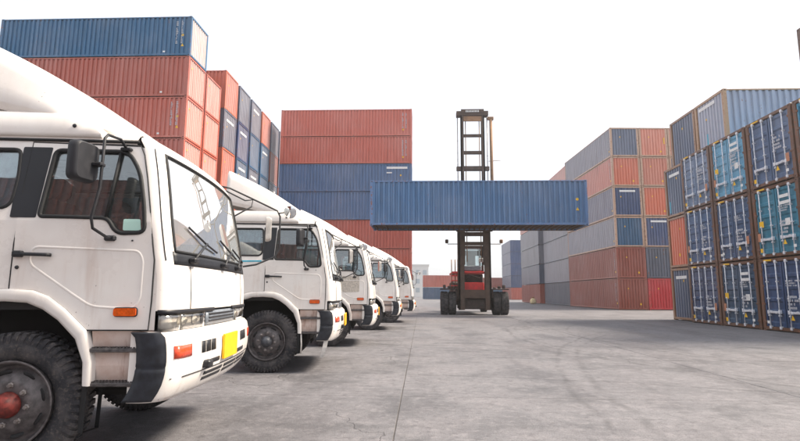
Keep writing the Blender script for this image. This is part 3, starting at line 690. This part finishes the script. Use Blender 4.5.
        b.grid([[(x0, s*(Y+.005), .995), (x1+.03, s*(Y+.005), .995)], [(x0, s*(Y-.03), .87), (x1, s*(Y-.03), .87)], [(x0+.01, s*(Y-.02), .75), (x1, s*(Y-.02), .75)], [(x0+.02, s*(Y-.05), .62), (x1-.02, s*(Y-.05), .62)]], False)
        b.box(x0, x1, min(s*.8, s*(Y-.06)), max(s*.8, s*(Y-.06)), .62, .99)
        b.obj('step_box', M['stained'], t)
        for z, xa, xb in ((.875, .505, .90), (.640, .50, .87)):
            b = MB(); b.box(xa, xb, min(s*1.03, s*1.165), max(s*1.03, s*1.165), z-.028, z, .006)
            for k in range(16):
                for j in range(3): xx = xa+.02+(xb-xa-.04)*k/15; b.box(xx-.007, xx+.007, s*1.145-s*.035*j-.009, s*1.145-s*.035*j+.009, z, z+.008)
            b.obj('step', M['tread'], t)
        g = MB(); g.grid([[(.505, s*1.14, .63), (.47, s*1.14, .63)], [(.50, s*1.14, .30), (.46, s*1.13, .30)], [(.49, s*.90, .28), (.46, s*.90, .28)], [(.50, s*.90, .63), (.47, s*.9, .63)]], False); g.obj('mud_flap', M['rubber'], t)
    # --- windscreen with rubber, cowl and wipers
    zz = [1.575+(2.335-1.575)*k/12 for k in range(13)]
    wf = lambda z: hw(z)-RC-.02
    b = MB(); b.grid([[front(wf(z)*(-1+2*k/24), z, -.004) for k in range(25)] for z in zz]); b.obj('windscreen', M['wglass'], t)
    loop = [front(-wf(1.575)+2*wf(1.575)*k/20, 1.575, .002) for k in range(21)]+[front(wf(z), z, .002) for z in zz[1:-1]]+[front(wf(2.335)-2*wf(2.335)*k/20, 2.335, .002) for k in range(21)]+[front(-wf(z), z, .002) for z in zz[1:-1][::-1]]
    b = MB(); b.tube(loop, .013, 6, True); b.obj('windscreen_seal', M['rubber'], t)
    b = fpatch(-1.06, 1.06, 1.475, 1.572, .004, 30, 3, .02); b.obj('cowl', M['blackgloss'], t)
    for (y0, y1, dz) in ((-.78, -.15, .14), (-.02, .62, .11), (.55, 1.0, .07)):
        b = MB(); p0 = Vector(front(y0, 1.52, .03)); p1 = Vector(front((y0+y1)/2, 1.60+dz*.6, .035)); p2 = Vector(front(y1, 1.61+dz*.2, .02))
        b.tube([front(y0, 1.52, .0), p0], .022, 8); b.tube([p0, p1], .010, 6); a1 = Vector(front((y0+y1)/2-.30, 1.635+dz*1.1, .014)); a2_ = Vector(front((y0+y1)/2+.30, 1.595+dz*.25, .014)); b.tube([a1, p1-Vector((.012, 0, 0)), a2_], .009, 6)
        b.box(p0.x-.03, p0.x+.03, p0.y-.05, p0.y+.05, p0.z-.025, p0.z+.02, .01); b.obj('wiper', M['black'], t)
    b = MB(); b.tube([front(-.80, z, .0015) for z in (1.14, 1.3, 1.47)], .004, 5); b.tube([front(.80, z, .0015) for z in (1.14, 1.3, 1.47)], .004, 5); b.obj('seam', M['rubber'], t)
    # --- lamp band
    fpatch(-1.15, 1.15, .985, 1.135, -.05, 36, 2).obj('lamp_recess', M['black'], t)
    fpatch(-1.14, -.30, 1.112, 1.142, .012, 20, 1, .04).obj('trim_strip', M['black'], t)
    fpatch(.30, 1.14, 1.112, 1.142, .012, 20, 1, .04).obj('trim_strip', M['black'], t)
    for s in (-1, 1):
        q = lambda a, c, *r: fpatch(min(s*a, s*c), max(s*a, s*c), *r)
        hl = q(.50, .955, 0.992, 1.108, -.035, 10, 4).obj('headlight', M['chrome'], t)
        q(.50, .955, 0.992, 1.108, .004, 10, 3, .03).obj('lens', M['lens'], hl)
        g = MB(); 
        for yy in (.64, .83):
            x, y, z = front(s*yy, 1.054, -.02); g.lathe([(.046, .012), (.03, 0), (.012, -.012), (.0, -.012)], 16, Matrix.Translation((x, y, z)) @ Matrix.Rotation(pi/2, 4, 'Z'))
        g.obj('bulb_bowl', M['chrome'], hl)
        ml = q(.965, 1.135, 0.992, 1.108, -.02, 10, 3).obj('marker_light', M['mud'], t)
        q(.965, 1.135, 0.992, 1.108, .004, 10, 3, .02).obj('lens', M['lens'], ml)
    gr = fpatch(-.47, .47, .995, 1.115, .0, 12, 2, .03).obj('grille', M['grille'], t)
    for z in (1.02, 1.05, 1.08):
        fpatch(-.40, .40, z, z+.014, .006, 12, 1, .01).obj('grille_slot', M['black'], gr)
    # --- bumper
    zs = [.50, .53, .56, .60, .66, .72, .80, .88, .95, .97, .985]
    ys = [-1.16+.16*k/8 for k in range(8)]+[-1+2*k/26 for k in range(27)]+[1+.16*(k+1)/8 for k in range(8)]
    b = MB(); b.grid([[bumper(y, z) for y in ys] for z in zs]); tp = [bumper(y, .985) for y in ys]; b.grid([tp, [(x-.06, y*.98, .99) for x, y, z in tp], [(x-.16, y*.94, .985) for x, y, z in tp]]); bt = [bumper(y, .50) for y in ys]; b.grid([bt, [(x-.08, y*.96, .50) for x, y, z in bt]])
    for s in (-1, 1): b.grid([[bumper(s*1.16, z) for z in zs], [(.78, s*1.15, z) for z in zs]], False)
    bp = b.obj('bumper', M['white'], t)
    fp = lambda *a: fpatch(*a, fn=bumper)
    for s in (-1, 1):
        g = MB(); gy = [1.16-.05*k/5 for k in range(6)][::-1]; rows = []
        for z in [.51, .53, .57, .62, .67, .70, .725, .74, .755, .78, .84, .90, .95, .975, .985]:
            of = .022 if z not in (.74,) else .010
            r = [bumper(s*y, z, of) for y in gy]; e = r[-1]; r.append((e[0]-.06, e[1]+s*.004, z)); r.append((e[0]-.115, e[1]-s*.002, z)); r.append((e[0]-.125, e[1]-s*.04, z)); rows.append(r)
        g.grid(rows); g.grid([rows[-1], [(x-.01, y-s*.05, z) for x, y, z in rows[-1]]]); g.grid([rows[0], [(x-.01, y-s*.05, z) for x, y, z in rows[0]]]); g.obj('corner_guard', M['guard'], bp)
        fp(min(s*.90, s*1.075), max(s*.90, s*1.075), .795, .885, .006, 6, 2, .02).obj('indicator', M['redorange'], bp)
        for (a, c) in ((.42, .52), (.535, .63), (.645, .72)): fp(min(s*a, s*c), max(s*a, s*c), .795, .885, .004, 3, 1, .01).obj('bumper_slot', M['black'], bp)
    fp(-.62, -.30, .690, .725, .004, 6, 1, .01).obj('bumper_slot', M['black'], bp); fp(.22, .62, .690, .725, .004, 6, 1, .01).obj('bumper_slot', M['black'], bp)
    g = MB(); g.tube([bumper(-1.08+2.16*k/24, .655, .0005) for k in range(25)], .0045, 6); g.obj('seam', M['rubber'], bp)
    for a, c in ((-.60, -.16), (-.10, .34), (.40, .84)):
        for z in (.565, .607): fp(a, c, z, z+.026, .004, 6, 1, .01).obj('bumper_slot', M['black'], bp)
    g = MB(); x, y, z = bumper(-.62, .71); g.box(x-.02, x+.05, y-.05, y+.05, .67, .73, .012); g.obj('tow_hook', M['black'], bp)
    x, y, z = bumper(.0, .8); g = MB(); g.box(x, x+.022, -.26, .18, .69, .905, .004); pl = g.obj('number_plate', M['plate'], bp); pl.rotation_euler = (0, 0, 0)
    # --- roof deflector
    b = MB(); N = 26; rows = []
    for i in range(N+1):
        q = i/N; x = .66-1.46*q; zt = 2.495+.85*(q**.96)+.05*sin(pi*q); wb = .80+.27*min(1, q*2.4)**.6; ws = wb-.10-.03*q
        zb = 2.485+.34*max(0, q-.10)**.9; zb = min(zb, zt-.005); e = zt-zb; r = min(.16, e*.6)
        half = [(wb-.05, max(2.47, zb-.05)), (wb-.004, zb-.004), (wb, zb+.01), (wb-.02, zb+(e-r)*.5), (wb-.045, zt-r), (wb-.065, zt-r*.45), (wb-.12, zt-r*.12), (wb-.22, zt), (wb*.5, zt+.02), (0, zt+.03)]
        rows.append([(x, -y, z) for y, z in half]+[(x, y, z) for y, z in half[:-1][::-1]])
    b.grid(rows); 
    b.smooth = False; last = rows[-1]; b.poly(last); dfo = b.obj('roof_deflector', M['white'], t)
    for s in (-1, 1):
        b = MB(); rows = []
        for i in range(15):
            q = i/14; x = .42-1.32*q; zt = 2.475+.15*min(1, q*5)**.5; 
            rows.append([(x, s*1.0, zt+.01), (x, s*1.055, zt+.005), (x, s*1.082, zt-.02), (x, s*1.092, 2.46), (x, s*1.085, 2.435), (x, s*1.0, 2.43)])
        b.grid(rows); b.poly(rows[0]); b.obj('roof_skirt', M['white'], t)
        g = MB(); g.lathe([(0, -.004), (.014, -.004), (.016, 0)], 12, Matrix.Translation((.22, s*1.092, 2.515))); g.obj('fixing_hole', M['black'], t)
        g = MB(); g.lathe([(0, -.004), (.014, -.004), (.016, 0)], 10, Matrix.Translation((.66, s*.86, 2.49))); 
    # --- interior
    for s in (-1, 1):
        st = MB(); y = s*.56; st.box(-.10, .40, y-.25, y+.25, 1.25, 1.50, .06); st.box(-.22, -.06, y-.25, y+.25, 1.45, 2.02, .06); st.box(-.22, -.10, y-.13, y+.13, 2.03, 2.22, .05); st.obj('seat', M['seat'], t)
    b = MB(); b.box(.62, .98, -1.02, 1.02, 1.20, 1.545, .05); b.box(.70, .88, -.85, -.30, 1.54, 1.62, .04); b.obj('dashboard', M['dash'], t)
    b = MB(); cc = Vector((.50, -.56, 1.66)); ax = Matrix.Rotation(radians(-58), 3, 'Y'); ring = [tuple(cc+ax @ Vector((.0, .21*cos(a), .21*sin(a)))) for a in [2*pi*k/24 for k in range(24)]]; b.tube(ring, .014, 6, True); b.tube([tuple(cc+ax @ Vector((0, .2, 0))), tuple(cc+ax @ Vector((0, -.2, 0)))], .014, 6); b.tube([tuple(cc), (.72, -.56, 1.45)], .03, 8); b.obj('steering_wheel', M['black'], t)
    # --- near mirror on its loop bar
    b = MB(); yo = -1.15; pts = [(.62, yo+.055, 2.34), (.62, yo-.05, 2.385), (.615, yo-.22, 2.365), (.615, yo-.26, 2.33), (.61, yo-.26, 1.98), (.57, yo-.26, 1.77), (.575, yo-.24, 1.70), (.60, yo-.1, 1.655), (.585, yo-.005, 1.655)]
    b.tube(pts, .0105, 8); b.box(.545, .625, yo-.03, yo+.02, 1.635, 1.675, .01); b.box(.58, .66, yo+.03, yo+.075, 2.325, 2.35, .008); b.box(.56, .625, yo-.30, yo-.235, 2.125, 2.15, .006)
    mb = b.obj('mirror_bracket', M['black'], t)
    def mirror(par, c, w, h, d, ang, mat='black'):
        Mr = Matrix.Translation(c) @ Matrix.Rotation(ang, 4, 'Z'); out = rpoly([(-w/2, -h/2), (-w/2, h/2), (w/2, h/2), (w/2, -h/2)], .05, 4)
        b = MB(); rws = [[tuple(Mr @ Vector((x, p[0]*k, p[1]*k))) for p in out] for x, k in ((-.02, .97), (0, 1), (d*.5, .97), (d, .86))]; b.grid(rws, close=True); b.poly(rws[-1]); m_ = b.obj('mirror', M[mat], par)
        b = MB(); b.poly([tuple(Mr @ Vector((-.015, p[0]*.95, p[1]*.95))) for p in out]); b.obj('mirror_glass', M['mirrorglass'], m_)
    mirror(t, (.50, yo-.31, 2.145), .21, .28, .055, radians(-14))
    # --- far mirror loop reaching forward, with a round kerb mirror
    yf = 1.15+.12; b = MB()
    b.tube([(.72, 1.02, 2.50), (.80, 1.12, 2.50), (1.03, yf+.06, 2.41), (1.33, yf+.08, 2.27), (1.365, yf+.08, 2.20), (1.37, yf+.08, 1.80), (1.32, yf+.06, 1.70), (1.12, yf-.03, 1.60), (1.00, 1.12, 1.57)], .011, 8)
    b.tube([(.76, 1.06, 2.46), (.95, yf, 2.38), (1.03, yf+.06, 2.40), (1.02, yf+.04, 2.31), (.84, 1.10, 2.14)], .009, 6); b.tube([(1.35, yf+.08, 2.24), (1.47, yf+.02, 2.25)], .008, 6)
    b.obj('mirror_bracket', M['black'], t)
    mirror(t, (1.20, yf+.16, 2.05), .20, .30, .05, radians(12), 'mud')
    b = MB(); b.lathe([(0, .05), (.05, .045), (.075, .02), (.08, 0), (.077, -.012)], 20, Matrix.Translation((1.50, yf+.0, 2.245)) @ Matrix.Rotation(radians(20), 4, 'X')); rm = b.obj('kerb_mirror', M['mud'], t)
    b = MB(); b.lathe([(.076, -.010), (.05, -.022), (0, -.028)], 20, Matrix.Translation((1.50, yf+.0, 2.245)) @ Matrix.Rotation(radians(20), 4, 'X')); b.obj('mirror_glass', M['mirrorglass'], rm)
    # --- running gear
    b = MB()
    for y in (-.42, .42): b.box(-4.3, .95, y-.04, y+.04, .72, .97)
    for x in (-4.2, -3.2, -2.2, -1.2): b.box(x-.05, x+.05, -.40, .40, .76, .92)
    b.obj('chassis_rails', M['chassis'], t)
    b = MB(); b.tube([(0, -.95, .51), (0, .95, .51)], .06, 8); b.box(-.08, .08, -.7, .7, .42, .55); b.obj('front_axle', M['chassis'], t)
    b = MB(); b.tube([(-3.3, -.95, .51), (-3.3, .95, .51)], .08, 8); b.obj('rear_axle', M['chassis'], t)
    b = MB(); b.box(-2.3, -1.35, -1.1, -.52, .45, .98, .08); b.obj('fuel_tank', M['grille'], t)
    b = MB(); b.box(-3.8, -2.85, -.45, .45, .99, 1.12, .03); b.obj('fifth_wheel', M['chassis'], t)
    b = MB(); b.box(-.7, .6, -.45, .45, .42, .75, .05); b.obj('engine', M['chassis'], t)
    wheel(t, (-.02, -1.03, .492), hub=HUBG); wheel(t, (-.02, 1.03, .492), True)
    for y in (-1.0, -.68): wheel(t, (-3.3, y, .492))
    for y in (1.0, .68): wheel(t, (-3.3, y, .492), True)
    return t
proto = make_truck()
TH = radians(6); FW = Vector((cos(TH), sin(TH), 0)); LT = Vector((-sin(TH), cos(TH), 0))
TR = [((-2.84, 3.55), 0), ((-2.47, 8.30), 0), ((-2.19, 12.4), 0), ((-1.83, 18.0), 0), ((-1.36, 22.5), 0)]
TLAB = ['nearest white truck with red wheel hub, cut off by the left edge', 'second white truck in the row, white flap hanging below its bumper', 'third white truck in the row, faded sign patch on its door', 'fourth white truck in the row, small in the distance', 'last white truck in the row, nearest to the lift truck']
trucks = []
for i, (p, _) in enumerate(TR):
    o = proto if i == 0 else copy_tree(proto)
    q = Vector((p[0], p[1], 0))+LT*1.15; o.location = q; o.rotation_euler = (0, 0, TH+radians((0, 0, -.8, .9, -.5)[i])); tag(o, TLAB[i], 'truck', 'white trucks parked in a row'); trucks.append(o)
for w in trucks[0].children:
    if w.name.startswith('wheel') and w.location.x > -1 and w.location.y < 0 and w.children:
        for h in w.children:
            if h.name.startswith('hub'): h.data = HUBR
b = MB(); b.grid([[(.90, -1.15, .53), (.97, -1.15, .53)], [(.88, -1.17, .40), (.95, -1.17, .40)], [(.84, -1.16, .24), (.90, -1.165, .24)]], False); b.grid([[(.90, -1.14, .53), (.97, -1.14, .53)], [(.88, -1.16, .40), (.95, -1.16, .40)], [(.84, -1.15, .24), (.90, -1.155, .24)]], False); fl = b.obj('hanging_flap', M['mud'], trucks[1])
b = MB(); b.tube([(.53, -1.15, .62), (.54, -1.16, .45), (.535, -1.15, .30)], .012, 6); b.obj('hanging_strap', M['mud'], trucks[1])
pp = panel(rpoly([(.25, 1.28), (.25, 1.68), (.70, 1.68), (.70, 1.30)], .02, 2), [], -1, .002, .006); pp.obj('faded_sign', M['faded_sign'], trucks[2])

panel(rpoly([(.66, 1.715), (.66, 1.80), (.78, 1.80), (.79, 1.715)], .01, 2), [], -1, .002, -.006).obj('card', simple('mint_card', lin(190, 226, 212), .6, 0, .05, 4), trucks[0])
panel([(-.50, 1.765), (-.50, 1.79), (-.15, 1.795), (-.15, 1.77)], [], -1, .002, .004).obj('blue_stripe', M['cyan_print'], trucks[1])

# ================================================================== LIFT TRUCK
def lift():
    o = empty('lift_truck', (3.22, 31.9, 0)); tag(o, 'tall red and brown container lift truck holding up the blue container', 'lift truck')
    tm = tyre_mesh(.70, .44, 26, 48, .36)
    rb = MB(); rb.lathe([(.37, -.20), (.35, -.16), (.30, -.06), (.12, -.05), (.10, -.10), (0, -.10)], 28); rme = rb.mesh('rim', M['lift_dark'])
    def wh(x, y, flip, sc=1):
        w = link('wheel', tm, o); w.location = (x, y, .70*sc); w.rotation_euler = (0, 0, pi/2 if flip else -pi/2); w.scale = (sc, 1, sc); link('rim', rme, w)
    for x in (-1.82, -1.34): wh(x, 0, False)
    for x in (1.82, 1.34): wh(x, 0, True)
    wh(-1.2, 5.2, False, .86); wh(1.2, 5.2, True, .86)
    b = MB(); b.box(-.98, .98, -.5, .75, .34, 1.40, .06); b.box(-1.15, 1.15, -.12, .12, .58, .82); b.box(-.45, .45, -.52, -.46, .55, .95, .02); b.obj('front_axle_housing', M['lift_dark'], o)
    b = MB(); b.box(-1.0, 1.0, .75, 6.0, .75, 1.55, .1); b.box(-1.15, 1.15, 4.6, 6.6, .8, 2.2, .2); b.obj('body', M['lift_dark'], o)
    for s in (-1, 1):
        b = MB(); b.box(min(s*1.05, s*2.06), max(s*1.05, s*2.06), -.6, .75, 1.50, 1.57, .02); b.box(min(s*1.0, s*1.12), max(s*1.0, s*1.12), -.5, .75, 1.0, 1.52); b.obj('fender', M['lift_dark'], o)
        for k in range(3):
            b = MB(); b.box(s*(1.25+.28*k)-.08, s*(1.25+.28*k)+.08, -.3, .1, 1.57, 1.66+.07*((k*7) % 3), .03); b.obj('tool_box', M['lift_dark'], o)
    b = MB(); b.box(-.60, .60, -.30, -.18, 1.42, 1.95, .03); b.obj('front_panel', M['lift_red'], o)
    b = MB(); b.box(-.6, .6, .2, .6, 1.6, 2.45, .05); b.tube([(-.5, -.1, 2.05), (-.2, -.2, 2.4), (.3, -.2, 2.2), (.5, -.1, 2.35)], .05, 8); b.obj('hydraulics', M['lift_dark'], o)
    b = MB(); b.box(-1.32, .72, -.2, 3.2, 2.50, 2.62, .02); b.obj('deck', M['lift_red'], o)
    # operator's cab
    c = MB()
    for x in (-.62, .62):
        for y in (.35, 2.1): c.box(x-.05, x+.05, y-.05, y+.05, 2.62, 4.15)
    c.box(-.70, .70, .25, 2.2, 4.15, 4.25, .03); c.box(-.66, .66, .28, .36, 2.62, 3.0); c.box(-.62, .62, .32, .38, 3.62, 3.95)
    cb = c.obj('cab', M['lift_dark'], o)
    c = MB(); c.box(-.60, .60, .30, .31, 3.0, 4.12); c.obj('window_pane', M['glass'], cb)
    c = MB(); c.box(-.3, .3, 1.2, 1.75, 2.62, 3.1, .06); c.box(-.3, .3, 1.6, 1.8, 3.1, 3.75, .05); c.obj('seat', M['dash'], cb)
    c = MB(); c.box(-.62, .5, -.05, .25, 2.65, 2.98, .05); c.obj('control_box', M['grille'], o)
    c = MB(); c.box(.34, .62, -.10, .02, 3.2, 3.45, .02); c.obj('work_lamp', M['white_print'], o)
    # ladder platform at the left
    for x in (-1.36, -1.14, -.98):
        b = MB(); b.tube([(x, -.15, 1.5), (x, -.15, 3.35)], .03, 6); b.obj('ladder_post', M['lift_tan'], o)
    for z in (1.75, 2.05, 2.35): b = MB(); b.box(-1.40, -.95, -.25, .0, z-.03, z+.03); b.obj('ladder_step', M['lift_red'], o)
    # mast, in front of the axle
    for s in (-1, 1):
        b = MB(); b.box(min(s*.62, s*.97), max(s*.62, s*.97), -.82, -.70, .30, 7.6); b.box(min(s*.88, s*.97), max(s*.88, s*.97), -.82, -.30, .30, 7.6); b.box(min(s*.62, s*.97), max(s*.62, s*.97), -.42, -.30, .30, 7.6); b.obj('outer_mast_rail', M['lift_brown'], o)
        b = MB(); b.box(min(s*.56, s*.74), max(s*.56, s*.74), -.78, -.66, 3.0, 12.55); b.box(min(s*.66, s*.74), max(s*.66, s*.74), -.78, -.36, 3.0, 12.55); b.box(min(s*.56, s*.74), max(s*.56, s*.74), -.44, -.36, 3.0, 12.55); b.obj('inner_mast_rail', M['lift_brown'], o)
        b = MB(); b.tube([(s*.43, -.58, 3.2), (s*.43, -.58, 12.2)], .028, 6); b.obj('lift_chain', M['lift_tan'], o)
        b = MB(); b.tube([(s*.93, -.50, 6.0), (s*.93, -.50, 12.35)], .032, 8); b.obj('cylinder_rod', M['rod'], o)
        b = MB(); b.tube([(s*.93, -.50, 1.0), (s*.93, -.50, 7.7)], .09, 10); b.obj('lift_cylinder', M['lift_brown'], o)
        b = MB(); b.tube([(s*.95, -.5, 4.28), (s*1.62, -.5, 4.28)], .025, 6); b.box(s*1.66-.1, s*1.66+.1, -.6, -.42, 4.32, 4.56, .04); b.obj('lamp_arm', M['lift_tan'] if s > 0 else M['lift_brown'], o)
        b = MB(); b.tube([(s*.75, .5, 1.3), (s*.78, -.3, 2.5)], .10, 10); b.obj('tilt_cylinder', M['lift_dark'], o)
    b = MB(); b.box(-1.0, 1.0, -.80, -.30, 12.38, 12.68, .02); b.box(-.72, .72, -.84, -.80, 12.55, 12.78, .01); b.obj('mast_head', M['lift_brown'], o)
    b = MB()
    for k in range(9): b.box(-.42+.095*k, -.36+.095*k, -.846, -.842, 12.58, 12.70)
    b.obj('lettering', M['white_print'], o)['kind'] = 'stuff'
    b = MB(); b.box(-.64, .64, -.74, -.66, 12.02, 12.36, .01); b.obj('mast_head_plate', M['lift_tan'], o)
    for z, hh in ((11.12, .17), (10.02, .20), (9.0, .30), (7.9, .2), (6.6, .2), (5.3, .2)):
        b = MB(); b.box(-.66, .66, -.66, -.48, z-hh/2, z+hh/2, .01); b.obj('mast_cross_beam', M['lift_brown'], o)
    b = MB(); b.box(-1.02, 1.02, -.7, -.42, 8.86, 9.12, .02); b.obj('mast_bracket', M['lift_brown'], o)
    for z, hh in ((4.28, .22), (4.86, .25), (1.25, .5)):
        b = MB(); b.box(-.64, .64, -.80, -.68, z-hh/2, z+hh/2, .01); b.obj('mast_cross_beam', M['lift_brown'], o)
    b = MB(); b.tube([(1.19, -.45, 6.2), (1.19, -.45, 12.3)], .10, 10); b.box(.98, 1.36, -.55, -.35, 12.18, 12.38, .02); b.obj('hose_reel_pole', M['lift_tan'], o)
    b = MB(); b.tube([(1.0, -.45, 9.5), (1.75, -.45, 9.55)], .018, 6); b.obj('hose_bracket', M['lift_tan'], o)
    # carriage and spreader behind the box
    b = MB(); b.box(-1.1, 1.1, -.93, -.83, 5.0, 7.7, .02); b.obj('carriage', M['lift_brown'], o)
    b = MB(); b.box(-5.9, 5.9, -.93, -.86, 7.28, 7.66, .02); b.obj('spreader_beam', M['lift_brown'], o)
    for s in (-1, 1):
        b = MB(); b.box(s*5.98-.14, s*5.98+.14, -1.06, -.86, 7.42, 7.63); b.obj('twist_lock_arm', M['lift_brown'], o)
    b = MB(); b.box(-5.9, 5.9, -.935, -.865, 5.05, 5.25, .02); b.obj('lower_spreader_bar', M['lift_brown'], o)
lift()
HB = (74, 118, 164)
container((3.19, 28.52+CW/2, 5.045), 0, HB, 'blue container held high in the air by the lift truck', None, marks=(('n', P_['disc'], 11.62, 1.48), ('n', P_['tri'], 11.52, .85)), frame=(84, 122, 170))

def sack():
    o = empty('cream_sack', (14.2, 66.5, 0)); tag(o, 'small cream sack on the ground at the foot of a far right stack', 'sack')
    b = MB(); Mr = Matrix.Rotation(pi/2, 4, 'X'); b.lathe([(.0, 0), (.33, .02), (.40, .2), (.38, .45), (.24, .66), (.10, .74)], 16, Mr); b.obj('bag', M['sack'], o)
    b = MB(); b.lathe([(.10, .74), (.09, .77), (.17, .88), (.12, .90), (0, .84)], 14, Mr); b.obj('tied_neck', M['sackb'], o)
sack()


# ================================================================== HAZE: thin bright air over the yard
hb = MB(); hb.box(-1650, 1650, -1650, 1650, -1.0, 19.0)
hm = bpy.data.materials.new('pale_air'); hm.use_nodes = True; ht = hm.node_tree; ht.nodes.clear()
ho = ht.nodes.new('ShaderNodeOutputMaterial'); hv = ht.nodes.new('ShaderNodeVolumePrincipled')
hv.inputs['Color'].default_value = (.99, .985, .98, 1); hv.inputs['Density'].default_value = .0014; hv.inputs['Anisotropy'].default_value = .6
ht.links.new(hv.outputs[0], ho.inputs['Volume'])
hz = hb.obj('haze', hm); hz['kind'] = 'stuff'
